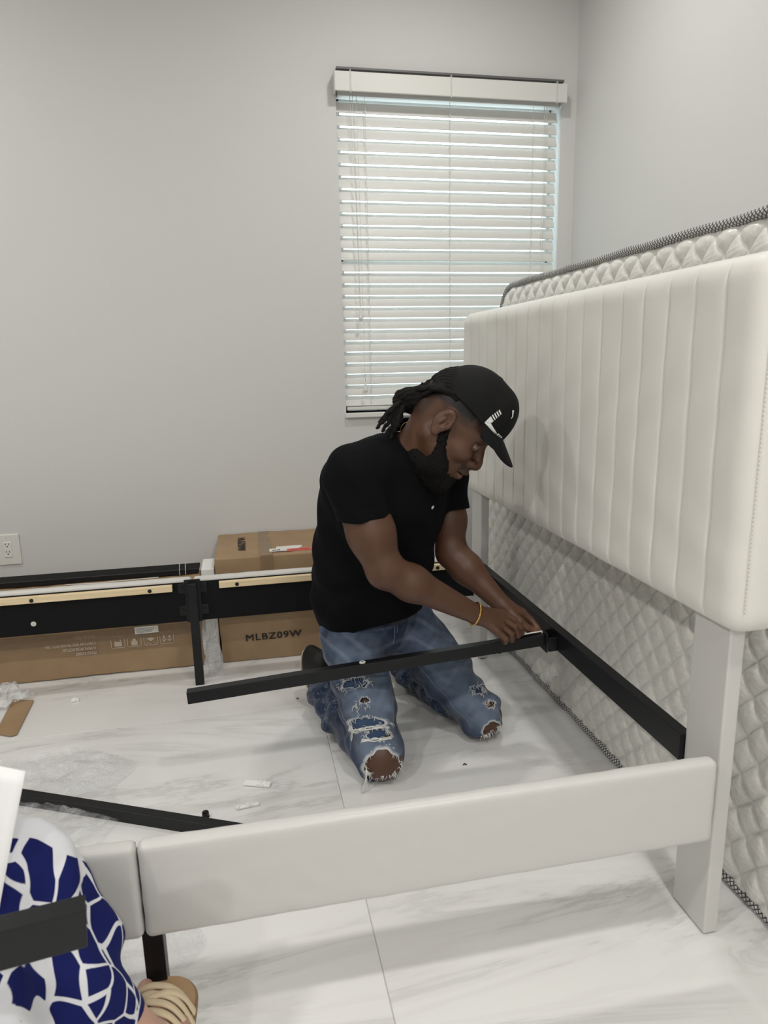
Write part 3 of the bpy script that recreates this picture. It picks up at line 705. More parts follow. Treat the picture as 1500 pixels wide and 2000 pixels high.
def surf(prims, h, lo=None, hi=None):
    """surface nets on a sparse blocked grid -> (V, F)"""
    if lo is None:
        lo = np.min([p[1] - p[2] for p in prims if p[1] is not None and p[3] == 'U'], 0) - .03
        hi = np.max([p[1] + p[2] for p in prims if p[1] is not None and p[3] == 'U'], 0) + .03
    lo = np.array(lo, float); hi = np.array(hi, float); B = 8
    nb = np.ceil((hi - lo) / (h * B)).astype(int); N = nb * B; D = np.full(tuple(N), .05, f32)
    bi = np.stack(np.meshgrid(*[np.arange(x) for x in nb], indexing='ij'), -1).reshape(-1, 3)
    cen = lo + (bi * B + (B - 1) / 2) * h; half = h * B * .5 * 1.733
    o = np.stack(np.meshgrid(*[np.arange(B)] * 3, indexing='ij'), -1).reshape(-1, 3)
    # centres first, in spatial clumps
    dc = np.empty(len(bi)); G = 4
    key = (bi[:, 0] // G) * 10 ** 6 + (bi[:, 1] // G) * 10 ** 3 + bi[:, 2] // G; order = np.argsort(key, kind='stable'); ks = key[order]
    cuts = np.flatnonzero(np.diff(ks)) + 1
    for grp in np.split(order, cuts):
        dc[grp] = ev(prims, cen[grp])
        act = grp[np.abs(dc[grp]) < half * 1.25 + .006]
        ina = grp[np.abs(dc[grp]) >= half * 1.25 + .006]
        for b in ina:
            if dc[b] < 0:
                i, j, k_ = bi[b] * B; D[i:i + B, j:j + B, k_:k_ + B] = -.05
        for s in range(0, len(act), 24):
            a = act[s:s + 24]; I = (bi[a] * B)[:, None, :] + o[None]; P = lo + I.reshape(-1, 3) * h; d = ev(prims, P)
            I = I.reshape(-1, 3); D[I[:, 0], I[:, 1], I[:, 2]] = d
    D[0] = D[-1] = .05; D[:, 0] = D[:, -1] = .05; D[:, :, 0] = D[:, :, -1] = .05
    neg = D < 0; c = [(i, j, k_) for i in (0, 1) for j in (0, 1) for k_ in (0, 1)]
    def sh(A, t): return A[t[0]:A.shape[0] - 1 + t[0], t[1]:A.shape[1] - 1 + t[1], t[2]:A.shape[2] - 1 + t[2]]
    cnt = sum(sh(neg, t).astype(np.int8) for t in c); cell = (cnt > 0) & (cnt < 8); ci = np.argwhere(cell)
    vid = np.full(cell.shape, -1, np.int64); vid[cell] = np.arange(len(ci)); acc = np.zeros((len(ci), 3)); num = np.zeros(len(ci))
    for a in c:
        for ax in range(3):
            if a[ax]: continue
            b = list(a); b[ax] = 1
            da = D[ci[:, 0] + a[0], ci[:, 1] + a[1], ci[:, 2] + a[2]]; db = D[ci[:, 0] + b[0], ci[:, 1] + b[1], ci[:, 2] + b[2]]
            m = (da < 0) != (db < 0); t = np.where(m, da / np.where(m, da - db, 1), 0); p = np.array(a, float)[None].repeat(len(ci), 0); p[:, ax] += t
            acc[m] += p[m]; num[m] += 1
    V = lo + (ci + acc / num[:, None]) * h; F = []
    for ax in range(3):
        s0 = [slice(None)] * 3; s1 = [slice(None)] * 3; s0[ax] = slice(0, -1); s1[ax] = slice(1, None)
        cr = neg[tuple(s0)] != neg[tuple(s1)]; e = np.argwhere(cr); u, v = (ax + 1) % 3, (ax + 2) % 3
        e = e[(e[:, u] > 0) & (e[:, v] > 0) & (e[:, u] < D.shape[u] - 1) & (e[:, v] < D.shape[v] - 1)]
        fl = neg[e[:, 0], e[:, 1], e[:, 2]]; q = []
        for du, dv in ((0, 0), (-1, 0), (-1, -1), (0, -1)):
            w = e.copy(); w[:, u] += du; w[:, v] += dv; q.append(vid[w[:, 0], w[:, 1], w[:, 2]])
        q = np.stack(q, -1); q = q[(q >= 0).all(1)] if (q < 0).any() else q; fl = fl[:len(q)]
        F.append(np.where(fl[:, None], q, q[:, ::-1]))
    return V, np.concatenate(F)
def sdf_obj(name, prims, h, m, parent=None, lo=None, hi=None, color=None):
    V, F = surf(prims, h, lo, hi); o = mk(name, V, F, m, parent, True)
    if color is not None:
        c = color(V); a = o.data.color_attributes.new('Col', 'FLOAT_COLOR', 'POINT'); a.data.foreach_set('color', np.concatenate([c, np.ones((len(c), 1))], 1).astype(f32).ravel())
    return o
def col_mat(name, rough, bumpsc=None, strength=.2, spec=.5, sheen=0, dist=.002, sss=0):
    k = NT(name); a = k.n('ShaderNodeVertexColor'); a.layer_name = 'Col'; k.l(a.outputs[0], k.b.inputs['Base Color'])
    k.b.inputs['Roughness'].default_value = rough; k.b.inputs['Specular IOR Level'].default_value = spec; k.b.inputs['Sheen Weight'].default_value = sheen
    if bumpsc: k.bump(k.noise(k.coord(), bumpsc, 4), strength, dist)
    return k.m
def nz(P, s, seed=0):
    """cheap smooth noise in -1..1"""
    r = np.random.default_rng(seed); o = np.zeros(len(P))
    for i in range(5):
        w = r.normal(size=3); w /= np.linalg.norm(w); w2 = r.normal(size=3); w2 /= np.linalg.norm(w2)
        o += np.sin(P @ w * s * (1 + .4 * i) + 1.7 * np.sin(P @ w2 * s * .7 + i)) / (1 + .35 * i)
    return o / 3.2
def frame(f, up):
    f = A3(*f); f /= np.linalg.norm(f); up = A3(*up); l = np.cross(up, f); l /= np.linalg.norm(l); return f, l, np.cross(f, l)
def sstep(a, b, x): t = np.clip((x - a) / (b - a), 0, 1); return t * t * (3 - 2 * t)

# ---------------------------------------------------------------- the kneeling man
man = thing('person', 'man in black polo shirt, black cap and ripped blue jeans kneeling on the tiles', 'person', (.45, 2.1, 0))
# joints (metres, world)
hipR, hipL = A3(.300, 2.135, .375), A3(.505, 2.205, .365)
kneeR, kneeL = A3(.341, 1.862, .070), A3(.712, 2.02, .068)
ankR, ankL = A3(.235, 2.325, .062), A3(.56, 2.44, .06)
pel = A3(.390, 2.165, .425); bel = A3(.375, 2.11, .585); che = A3(.430, 2.035, .81); nck = A3(.470, 1.985, .985)
shR, shL = A3(.282, 1.888, .920), A3(.625, 2.13, .885)
elR, elL = A3(.366, 1.842, .660), A3(.632, 2.075, .628)
wrR, wrL = A3(.6398, 1.85, .4985), A3(.7656, 1.96, .4751)
# head frame
HC = A3(.574, 1.909, 1.066); HS = 1.22
yw, pt = math.radians(-20), math.radians(42)
hf = A3(math.cos(pt) * math.cos(yw), math.cos(pt) * math.sin(yw), -math.sin(pt)); hu = A3(math.sin(pt) * math.cos(yw), math.sin(pt) * math.sin(yw), math.cos(pt)); hl = np.cross(hu, hf)
HR = np.array([hf, hl, hu])
def H(x, y, z): return HC + HS * (x * hf + y * hl + z * hu)
def loc(P): return (P - HC) @ HR.T / HS
def he(c, r, **kw):
    if 'rot' in kw:
        a = kw.pop('rot'); M = np.array([[math.cos(a), 0, -math.sin(a)], [0, 1, 0], [math.sin(a), 0, math.cos(a)]]); return ell(H(*c), A3(*r) * HS, M @ HR, **kw)
    return ell(H(*c), A3(*r) * HS, HR, **kw)
def hc(a, b, ra, rb=None, **kw): return capsule(H(*a), H(*b), ra * HS, (ra if rb is None else rb) * HS, **kw)
head = [he((-.004, 0, .040), (.090, .074, .084), k=.03), he((.045, 0, .020), (.056, .064, .075), k=.03), he((.035, 0, -.045), (.058, .056, .060), k=.03),
        he((.055, 0, -.085), (.040, .038, .032), k=.03), hc((-.01, .052, -.045), (.055, .03, -.092), .020, .018, k=.03), hc((-.01, -.052, -.045), (.055, -.03, -.092), .020, .018, k=.03)]
for s in (1, -1):
    head += [he((.062, s * .042, -.028), (.030, .022, .022), k=.02),                       # cheek
             hc((.094, s * .012, .024), (.076, s * .050, .026), .010, .008, k=.014),        # brow
             he((.094, s * .032, .002), (.017, .019, .012), op='S', k=.016),              # socket
             he((.077, s * .031, .001), (.0155, .0150, .0135), k=.002),                      # eyeball
             hc((.0885, s * .020, .0075), (.085, s * .044, .006), .0042, .0036, k=.004), hc((.0875, s * .020, -.0065), (.084, s * .042, -.0055), .0034, .003, k=.005)]   # lids
head += [hc((.094, 0, .012), (.114, 0, -.026), .0085, .0125, k=.014), he((.115, 0, -.036), (.0145, .0145, .0125), k=.010)]
for s in (1, -1): head += [he((.108, s * .0145, -.037), (.0125, .0085, .0095), k=.006), he((.1095, s * .0075, -.0475), (.006, .0042, .005), op='S', k=.003)]
head += [he((.086, 0, -.060), (.026, .030, .024), k=.02), hc((.104, -.018, -.0635), (.104, .018, -.0635), .0085, k=.006), he((.1085, 0, -.0635), (.010, .016, .0075), k=.005),
         hc((.101, -.015, -.0785), (.101, .015, -.0785), .0095, k=.006), he((.098, 0, -.071), (.022, .030, .0022), op='S', k=.003), he((.082, 0, -.108), (.022, .026, .020), k=.02)]
for s in (1, -1):   # ear
    head += [he((-.010, s * .078, .002), (.021, .009, .032), k=.006, rot=.15), he((-.006, s * .086, .006), (.0115, .007, .018), op='S', k=.005, rot=.15),
             he((-.010, s * .079, -.028), (.0105, .007, .011), k=.006), he((.006, s * .081, -.002), (.006, .005, .009), k=.004), he((-.013, s * .0845, .002), (.004, .004, .013), k=.003, rot=.2)]
neck = [capsule(nck + A3(.008, .010, -.06), H(-.030, 0, -.02), .068, .063, k=.04), capsule(nck + A3(.015, 0, -.02), H(.0, 0, -.05), .062, .058, k=.03)]
tf, tl, tu = frame((.62, -.62, -.35), che - pel)      # torso: forward, left, up
TR = np.array([tf, tl, che - pel]); 
def torso(gr, k=.05):
    R1 = np.array([tf, tl, tu]); pf, pll, pu = frame((.35, -.9, -.25), A3(0, 0, 1)); R0 = np.array([pf, pll, pu])
    return [ell(che, (.125 + gr, .175 + gr, .175 + gr), R1, k=k), ell(bel, (.120 + gr, .155 + gr, .150 + gr), (R0 + R1) / 2 / np.linalg.norm((R0 + R1) / 2, axis=1)[:, None], k=k),
            ell(pel + A3(-.01, .01, -.01), (.120 + gr, .165 + gr, .125 + gr), R0, k=k), capsule(shR + A3(.02, .02, .0), shL + A3(-.02, -.02, 0), .068 + gr, .066 + gr, k=k),
            capsule(nck + A3(-.02, .01, -.045), shR + A3(.01, .01, .02), .055 + gr, .050 + gr, k=k), capsule(nck + A3(-.02, .01, -.045), shL + A3(0, 0, .015), .055 + gr, .048 + gr, k=k),
            capsule(nck + A3(-.035, .02, -.035), shR * .5 + nck * .5 + A3(-.01, .03, -.005), .062 + gr, .060 + gr, k=k), capsule((.320, 2.07, .87), (.302, 2.13, .50), .095 + gr, .112 + gr, k=k), capsule((.490, 2.05, .80), (.428, 2.08, .50), .095 + gr, .100 + gr, k=k)]
def arms():
    r = [capsule(shR, shR * .4 + elR * .6, .066, .064, k=.03), capsule(shR * .4 + elR * .6, elR, .063, .050, k=.03), ell(shR * .42 + elR * .58 + A3(.006, -.004, .0), (.046, .044, .085), frame(elR - shR, (0, 1, 0))[0:1] and None, k=.03),
         capsule(elR, elR * .72 + wrR * .28, .047, .0495, k=.03), capsule(elR * .72 + wrR * .28, wrR, .0495, .029, k=.03),
         capsule(shL, shL * .4 + elL * .6, .058, .054, k=.03), capsule(shL * .4 + elL * .6, elL, .054, .045, k=.03), capsule(elL, elL * .7 + wrL * .3, .046, .047, k=.03), capsule(elL * .7 + wrL * .3, wrL, .047, .028, k=.03)]
    return r
def hand(J, wr, palm_r):
    p = []
    P0, P1 = A3(*J['palm'][0]), A3(*J['palm'][1]); kn = [A3(*J[f][0]) for f in ('index', 'mid', 'ring', 'pinky')]
    for i, kk in enumerate(kn): p.append(capsule(wr * .85 + kk * .15, kk, .0205 - .001 * i, .0145 - .0008 * i, k=.012))
    p.append(capsule(wr, P1, .026, .020, k=.012))
    for i, f in enumerate(('index', 'mid', 'ring', 'pinky')):
        s = (1, 1.03, .97, .85)[i]; p += chain([A3(*q) for q in J[f]], [.0122 * s, .0112 * s, .0100 * s, .0082 * s], .0022)
    T = [A3(*q) for q in J['thumb']]; p += [capsule(wr * .5 + T[0] * .5, T[0], .019, .0165, k=.012)] + chain(T, [.0165, .0142, .0125, .0098], .0035)
    return p
JR = dict(palm=[[.6656, 1.855, .4862], [.712, 1.86, .4663]], index=[[.7329, 1.880, .4810], [.7666, 1.868, .4614], [.7832, 1.860, .437], [.7907, 1.864, .4168]],
          mid=[[.7250, 1.856, .4720], [.7588, 1.842, .4486], [.7713, 1.846, .4222], [.7699, 1.864, .4096]], ring=[[.7127, 1.835, .4600], [.7402, 1.822, .4357], [.7486, 1.838, .4124], [.7461, 1.858, .4106]],
          pinky=[[.696, 1.818, .4512], [.7178, 1.806, .4295], [.7225, 1.826, .4131], [.7169, 1.842, .4157]], thumb=[[.6925, 1.892, .4839], [.7394, 1.906, .4656], [.7761, 1.897, .4422], [.7976, 1.881, .419]])
JL = dict(palm=[[.779, 1.95, .4654], [.8044, 1.945, .4511]], index=[[.823, 1.940, .4533], [.8468, 1.928, .4318], [.8579, 1.912, .4159], [.8632, 1.899, .4045]],
          mid=[[.8232, 1.958, .4354], [.8538, 1.951, .412], [.8655, 1.935, .397], [.8646, 1.917, .3914]], ring=[[.8153, 1.972, .4202], [.8446, 1.968, .3961], [.8559, 1.952, .3825], [.8496, 1.934, .3809]],
          pinky=[[.8057, 1.982, .407], [.826, 1.981, .3846], [.8325, 1.966, .3727], [.825, 1.950, .3727]], thumb=[[.7848, 1.93, .4552], [.8007, 1.905, .4395], [.8231, 1.898, .4188], [.8504, 1.893, .4083]])
legs_in = [capsule(hipR, kneeR + A3(0, .01, .01), .088, .062, k=.03), capsule(kneeR, ankR, .060, .040, k=.03), ell(kneeR + A3(.005, -.012, .0), (.062, .060, .066), k=.02),
           capsule(hipL, kneeL + A3(0, .01, .01), .088, .062, k=.03), capsule(kneeL, ankL, .060, .040, k=.03), ell(kneeL + A3(.010, -.008, .0), (.062, .060, .064), k=.02)]
body = torso(-.012) + neck + head + [a for a in arms() if a is not None] + hand(JR, wrR, .02) + hand(JL, wrL, .02) + legs_in
def skincol(P):
    L = loc(P); c = np.tile(A3(.098, .044, .025), (len(P), 1)); n = nz(P, 60, 3)[:, None]; c *= 1 + .08 * n
    hd = (np.linalg.norm(L, axis=1) < .2); scalp = sstep(.030, .045, L[:, 2] - .3 * np.minimum(L[:, 0] + .03, 0)) * (L[:, 0] < .04) * hd
    # close-cropped hair at the sides and back
    t = sstep(.012, .028, L[:, 2] + .35 * (L[:, 0] + .02) * (L[:, 0] < .0) - .3 * np.clip(L[:, 0] - .03, 0, 1)) * (L[:, 0] < .062) * hd * sstep(.070, .052, L[:, 0]); t = t * (.72 + .28 * nz(P, 900, 5))
    back = sstep(-.045, -.065, L[:, 0]) * sstep(-.045, -.02, L[:, 2]) * hd; t = np.maximum(t, back * .8)
    ear = (np.abs(L[:, 1]) > .074) & (np.abs(L[:, 0] + .01) < .026) & (np.abs(L[:, 2]) < .045); t = np.where(ear, 0, t)
    c = c * (1 - .76 * t[:, None]); c = c * (1 - .95 * scalp[:, None])
    stub = sstep(.016, .006, np.abs(L[:, 2] + .0565)) * (L[:, 0] > .080) * (np.abs(L[:, 1]) < .034) * hd; c *= 1 - .6 * stub[:, None]
    brow = sstep(.0075, .003, np.abs(L[:, 2] - .024)) * (L[:, 0] > .072) * (np.abs(L[:, 1]) > .010) * (np.abs(L[:, 1]) < .052) * hd; c *= 1 - .75 * brow[:, None]
    lip = (L[:, 0] > .088) * sstep(.011, .006, np.abs(L[:, 2] + .073)) * (np.abs(L[:, 1]) < .022) * hd; c = c * (1 - lip[:, None]) + lip[:, None] * A3(.17, .068, .052)
    for s in (1, -1):
        e = np.linalg.norm((L - A3(.077, s * .031, .001)) / A3(.0163, .0155, .0140), axis=1); m = (e < 1.04) & (L[:, 0] > .080)
        g = A3(.088, s * .029, -.0035); iris = np.linalg.norm(L - g, axis=1) < .0066
        c[m] = (.26, .21, .17); c[m & iris] = (.012, .008, .006)
    kn = np.minimum(np.linalg.norm(P - kneeR, axis=1), np.linalg.norm(P - kneeL, axis=1)); m = sstep(.11, .06, kn); c *= 1 - .18 * m[:, None]
    pal = sstep(.03, .01, np.minimum(np.linalg.norm(P - A3(.8504, 1.893, .4083), axis=1), np.linalg.norm(P - A3(.7976, 1.881, .419), axis=1))); c = c * (1 - .35 * pal[:, None]) + .35 * pal[:, None] * A3(.28, .14, .09)
    return c
MT['skin'] = col_mat('brown_skin', .46, 220, .12, .45)
bo = sdf_obj('body', body, .0030, MT['skin'], man, color=skincol)

# beard: dense, curly
def curly(P, d): return d + .0022 * np.sin(P[:, 0] * 420 + 3 * np.sin(P[:, 1] * 300)) * np.sin(P[:, 2] * 380 + 2 * np.sin(P[:, 0] * 260)) + .003 * nz(P, 150, 8)
beard = [he((.070, 0, -.118), (.036, .040, .036), k=.02), he((.045, 0, -.112), (.040, .050, .036), k=.02), he((.012, 0, -.108), (.045, .056, .034), k=.03)]
for s in (1, -1):
    beard += [hc((.010, s * .060, -.030), (.045, s * .048, -.085), .011, .024, k=.02), hc((.045, s * .045, -.090), (.078, s * .020, -.110), .024, .020, k=.02), hc((.012, s * .0645, -.006), (.014, s * .061, -.034), .004, .010, k=.01)]
beard += [hc((.092, -.010, -.094), (.092, .010, -.094), .012, k=.01)]
beard += [he((.112, 0, -.070), (.030, .032, .0165), op='S', k=.006), he((.085, -.05, -.045), (.03, .04, .022), op='S', k=.01), func(curly)]
sdf_obj('beard', beard, .0028, mat('beard_hair', (.007, .006, .0055), .85, spec=.15), man)

# dreadlocks, each a tapering rope; tied in a knot behind the cap
hair = thing('hair_anchor', 'x', 'x'); bpy.data.objects.remove(hair)
MT['lock'] = mat('dreadlock_hair', (.006, .005, .0042), .8, spec=.25, bump=(260, .9, .004))
knot = A3(.473, 1.975, 1.128)
hk = [ell(knot, (.034, .030, .028), None, k=.01), ell(knot + A3(-.025, -.005, -.002), (.024, .024, .022), None, k=.01), ell(knot + A3(.02, -.005, -.022), (.028, .026, .026), None, k=.01),
      capsule(H(-.055, -.01, .052), knot, .036, .026, k=.02), capsule(H(-.055, -.035, .044), knot + A3(0, 0, -.01), .028, .024, k=.02), ell(knot + A3(-.012, -.02, .012), (.026, .024, .022), None, k=.008), ell(knot + A3(-.03, -.015, -.022), (.022, .022, .020), None, k=.008),
      ((lambda P: np.maximum(he((-.008, 0, .043), (.089, .077, .086))[0](P), np.maximum(.048 - loc(P)[:, 2], loc(P)[:, 0] + .015) * HS)), H(-.03, 0, .06), .12, 'U', .008),
      func(lambda P, d: d + .004 * np.abs(np.sin((P @ A3(.2, .5, .8)) * 260 + 2 * np.sin(P[:, 0] * 90))) - .002)]
hr_o = sdf_obj('hair', hk, .003, MT['lock'], man)
rl = random.Random(5)
def lock(p, r=.0066):
    P = smoothpath(p, 9); n = len(P); t = np.linspace(0, 1, n); P = P + np.stack([np.sin(t * 23 + p[0][0] * 90), np.cos(t * 19 + p[0][2] * 70), np.sin(t * 27)], -1) * .0014
    rr = r * (1 + .16 * np.sin(t * 40 + p[0][0] * 300)) * (1 - .35 * t ** 3); tube('dreadlock', P, rr, MT['lock'], hr_o, 8)
def W(*a): return A3(*a)
# roots on the scalp below the cap edge sweep back to the knot
for i in range(13):
    y = -.070 + .0070 * i
    a = H(-.036 - .02 * math.cos(y * 20), y, .056); b = H(-.080, y * .85, .050 - abs(y) * .2); lock([a, b, knot + A3(rl.uniform(-.01, .015), rl.uniform(-.02, .02), rl.uniform(-.01, .02))], .0072)
for i in range(5):
    y = -.070 + .006 * i; lock([H(-.030 - .006 * i, y, .060), H(-.074, y * .95, .036 + .004 * i), knot + A3(.012 - .004 * i, -.018, -.018)], .0066)
# free ends: two spikes rising to the right, the rest trailing left and down
kx, ky, kz = knot
for e in ([.062, -.05, .060], [.070, -.055, .046], [.044, -.05, .050], [.086, -.06, .066], [.030, -.045, .044], [.074, -.05, .030]):
    lock([knot + A3(-.012, -.03, .008), knot + A3(e[0] * .45, e[1], e[2] * .55), knot + A3(*e)], .0066)
for i, e in enumerate(([-.078, -.05, -.038], [-.088, -.04, -.050], [-.100, -.045, -.062], [-.108, -.05, -.078], [-.092, -.05, -.088], [-.078, -.05, -.100], [-.060, -.06, -.090], [-.072, -.01, -.056], [-.045, -.05, -.075], [-.070, -.055, -.108])):
    lock([knot + A3(.0, -.012, -.004), knot + A3(e[0] * .45 - .005, e[1] * .8, e[2] * .28), knot + A3(e[0] * .8, e[1], e[2] * .72), knot + A3(*e)], .0068)
for i in range(5):   # wraps of the knot
    a0 = i * 1.2; lock([knot + .030 * A3(math.cos(a0 + t) * .95, math.sin(a0 + t) * .8, .7 * math.sin(t + i)) + A3(-.006, -.006, 0) for t in np.linspace(0, 2.6, 5)], .0075)

# cap
cR = np.array([[math.cos(.10), 0, math.sin(.10)], [0, 1, 0], [-math.sin(.10), 0, math.cos(.10)]]) @ HR
def capmask(P, d):
    L = loc(P); return -smin(-d, -(.059 - .13 * np.maximum(L[:, 0], 0) - .25 * np.maximum(L[:, 0] - .08, 0) - L[:, 2]) * HS * .95, .002)
cap_o = [he((.019, 0, .052), (.104, .086, .100), k=.01), he((.072, 0, .082), (.046, .064, .058), k=.025)]
def capfold(P, d):
    L = loc(P); return d + .0006 * np.sin(L[:, 0] * 70) + .0012 * np.exp(-(L[:, 1] / .002) ** 2) + .0016 * nz(P, 30, 2)
cap_o += [func(capmask), func(capfold)]
MT['cap'] = mat('black_twill', (.006, .006, .0065), .75, spec=.2, sheen=.0, bump=(700, .25, .001))
co = sdf_obj('cap', cap_o, .003, MT['cap'], man)
# brim: curved sheet
V = []; F = []; nu_, nv_ = 22, 10
def brim_pt(a, t, th):
    y = .078 * math.sin(a); x0 = .054 + .068 * math.cos(a); x = x0 + t * (.060 * max(math.cos(a), 0) ** .34)
    z = .053 - .08 * max(.12 - x, 0) * -1 - .50 * max(x - .115, 0) - 4.6 * y * y * (.2 + .8 * t) + th; return H(x, y * (1 + .03 * t), z)
aa = np.linspace(-PI / 2 * .98, PI / 2 * .98, nu_); tt = np.linspace(0, 1, nv_)
for th in (.002, -.002):
    for a in aa:
        for t in tt: V.append(tuple(brim_pt(a, t, th * (1 if t < .99 else .6))))
m_ = nu_ * nv_
for i in range(nu_ - 1):
    for j in range(nv_ - 1):
        q = (i * nv_ + j, (i + 1) * nv_ + j, (i + 1) * nv_ + j + 1, i * nv_ + j + 1); F.append(q); F.append(tuple(x + m_ for x in q[::-1]))
for i in range(nu_ - 1): q = (i * nv_ + nv_ - 1, (i + 1) * nv_ + nv_ - 1, m_ + (i + 1) * nv_ + nv_ - 1, m_ + i * nv_ + nv_ - 1); F.append(q)
mk('brim', V, F, MT['cap'], co)
cyl('cap_button', H(.024, 0, .151), hu, .007, .004, MT['cap'], co, 16, .001)
# projecting flat shapes on the cap surface: ray from outside along a local direction until the field is zero
def on_cap(x, y, z, dirn, lift=.0012):
    p = H(x, y, z) + A3(*dirn) * .12
    for _ in range(60):
        d = float(ev(cap_o, p[None])[0])
        if d < .0004: break
        p = p - A3(*dirn) * max(min(d, .05) * .9, .0003)
    return p + A3(*dirn) * lift
MT['white_thread'] = mat('white_embroidery', (.72, .72, .70), .7)
def cap_poly(name, pts2, fn, m):
    """polygon strips: list of quads in 2-D mapped by fn"""
    V = []; F = []
    for q in pts2:
        q = np.array(q, float); b = len(V); n_ = 5
        for i in range(n_ + 1):
            for j in range(n_ + 1):
                s, t = i / n_, j / n_; p = (q[0] * (1 - s) + q[1] * s) * (1 - t) + (q[3] * (1 - s) + q[2] * s) * t; V.append(tuple(fn(*p)))
        for i in range(n_):
            for j in range(n_): F.append((b + i * (n_ + 1) + j, b + (i + 1) * (n_ + 1) + j, b + (i + 1) * (n_ + 1) + j + 1, b + i * (n_ + 1) + j + 1))
    o = mk(name, V, F, m, co); s = o.modifiers.new('thick', 'SOLIDIFY'); s.thickness = .0012; s.offset = 1; return o
side = lambda x, z: on_cap(x, 0, z, -hl)
# side chevron with bars at both ends
quads = [[(.0600, .0575), (.0610, .077), (.0730, .073), (.0720, .065)], [(.0600, .0575), (.0720, .065), (.1010, .0560), (.0950, .0530)]]
for i in range(4):
    z = .0795 + i * .0056; quads.append([(.0612 + .0014 * i, z), (.0730 + .0006 * i, z - .004), (.0732 + .0006 * i, z - .0010), (.0614 + .0014 * i, z + .0030)])
for i in range(3):
    a = .0995 + i * .0052; quads.append([(a, .0530 - .0008 * i), (a + .0028, .0526 - .0008 * i), (a + .0040, .0585 - .0008 * i), (a + .0012, .0590 - .0008 * i)])
cap_poly('side_emblem', quads, side, MT['white_thread'])
front = lambda y, z: on_cap(0, y, z, hf)
w = .0028; fq = []
def stripq(x0, z0, x1, z1, w=.0026):
    d = np.array([x1 - x0, z1 - z0]); d /= np.linalg.norm(d); n_ = np.array([-d[1], d[0]]) * w / 2; a, b = np.array([x0, z0]), np.array([x1, z1]); fq.append([a - n_, b - n_, b + n_, a + n_])
for a, b, c_, d_ in ((-.043, .066, -.043, .116), (-.043, .116, .043, .116), (.043, .116, .043, .066), (-.043, .066, .043, .066)): stripq(a * 1.13, b, c_ * 1.13, d_, .0030)
for row, (z0, z1) in enumerate(((.100, .109), (.080, .096), (.070, .077))):
    for i in range(5):
        x = -.042 + i * .0175; stripq(x, z0, x + .005, z1, .0032); stripq(x + .005, z1, x + .010, z0, .0032); stripq(x, (z0 + z1) / 2, x + .010, (z0 + z1) / 2, .0024)
cap_poly('front_emblem', fq, front, MT['white_thread'])

# ---- polo shirt
dR = (elR - shR) / np.linalg.norm(elR - shR); dL = (elL - shL) / np.linalg.norm(elL - shL)
cutR = shR * .56 + elR * .44; cutL = shL * .53 + elL * .47
def sleeve(a, b, r0, r1, c_, n_):
    base = capsule(a, b, r0, r1)
    def f(P):
        s = (P - c_) @ n_; d = base[0](P) + .0012 * (s < -.030) ; return np.maximum(d, s)
    return (f, base[1], base[2], 'U', .022)
cutn = A3(.10, -.10, -1); cutn /= np.linalg.norm(cutn)
sleeveR = [sleeve(shR, shR * .2 + elR * .8, .080, .073, cutR, cutn)]
sleeveL = [sleeve(shL, shL * .2 + elL * .8, .074, .068, cutL, dL)]
def folds(P, d):
    x = P @ tf; z = P[:, 2]; a = P @ tl
    w1 = np.sin(z * 34 + a * 20 + 2.2 * np.sin(x * 17)) * .0035 * sstep(.9, .55, z); w2 = np.sin((P[:, 0] - P[:, 1]) * 30 + z * 46 + 2 * np.sin(a * 25)) * .0028
    belly = np.sin(z * 70 + 2 * np.sin(a * 22 + x * 10)) * .003 * np.exp(-((z - .56) / .08) ** 2); return d + w1 + w2 + belly + .002 * nz(P, 28, 4)
hemn = A3(.12, .0, 1.); hemn /= np.linalg.norm(hemn)
def hem(P, d):
    L = P; z = L[:, 2]; return np.maximum(d, (.2779 * L[:, 0] - .296 * L[:, 1] + .9212 - .004 + .004 * np.sin(L[:, 0] * 25) - z) * .93)
shirt = torso(.010) + sleeveR + sleeveL + [ell(pel + A3(-.055, .0, .03), (.10, .10, .13), k=.04), ell(bel + A3(-.045, .01, .01), (.12, .11, .16), k=.05), ell(pel + A3(.01, -.03, -.01), (.13, .13, .10), k=.04), func(folds), func(hem),
         capsule(nck + A3(.0, .0, -.02), H(-.02, 0, -.05), .062, .060, op='S', k=.006)]
MT['polo'] = mat('black_pique_cotton', (.0032, .0036, .0048), .9, spec=.12, sheen=.0, bump=(1500, .25, .0006))
so = sdf_obj('polo_shirt', shirt, .0042, MT['polo'], man)
# collar
ca = nck + A3(.028, .002, .004); cb = H(-.03, 0, -.02); ax = (cb - ca) / np.linalg.norm(cb - ca); cf, cl, cu_ = frame(np.cross(np.cross(ax, tf), ax), ax)
def collar_f(P):
    q = P - ca; h_ = q @ ax; x = q @ cf; y = q @ cl; a = np.arctan2(y, x); fr_ = (1 + np.cos(a)) / 2; h_ = h_ + .016 * fr_; rho = np.hypot(x, y)
    d1 = np.maximum(np.abs(rho - (.0815 + .006 * fr_)) - .0022, np.abs(h_ - .008) - .026)
    d2 = np.maximum(np.abs(rho - (.0865 + .006 * fr_ + (.030 - h_) * .34)) - .0022, np.maximum(h_ - .033, -.010 - .012 * fr_ - h_))
    return smin(d1, d2, .006)
sdf_obj('collar', [(collar_f, ca, .14, 'U', .004), func(lambda P, d: np.maximum(d, .014 - np.where((P - ca) @ cf > 0, np.abs((P - ca) @ cl), 1)))], .0028, MT['polo'], so)
def on_shirt(p, dirn, lift=.001):
    p = A3(*p); dirn = A3(*dirn); dirn = dirn / np.linalg.norm(dirn); p = p + dirn * .15
    for _ in range(80):
        d = float(ev(shirt, p[None])[0])
        if d < .0005: break
        p = p - dirn * max(min(d, .05) * .8, .0004)
    return p + dirn * lift
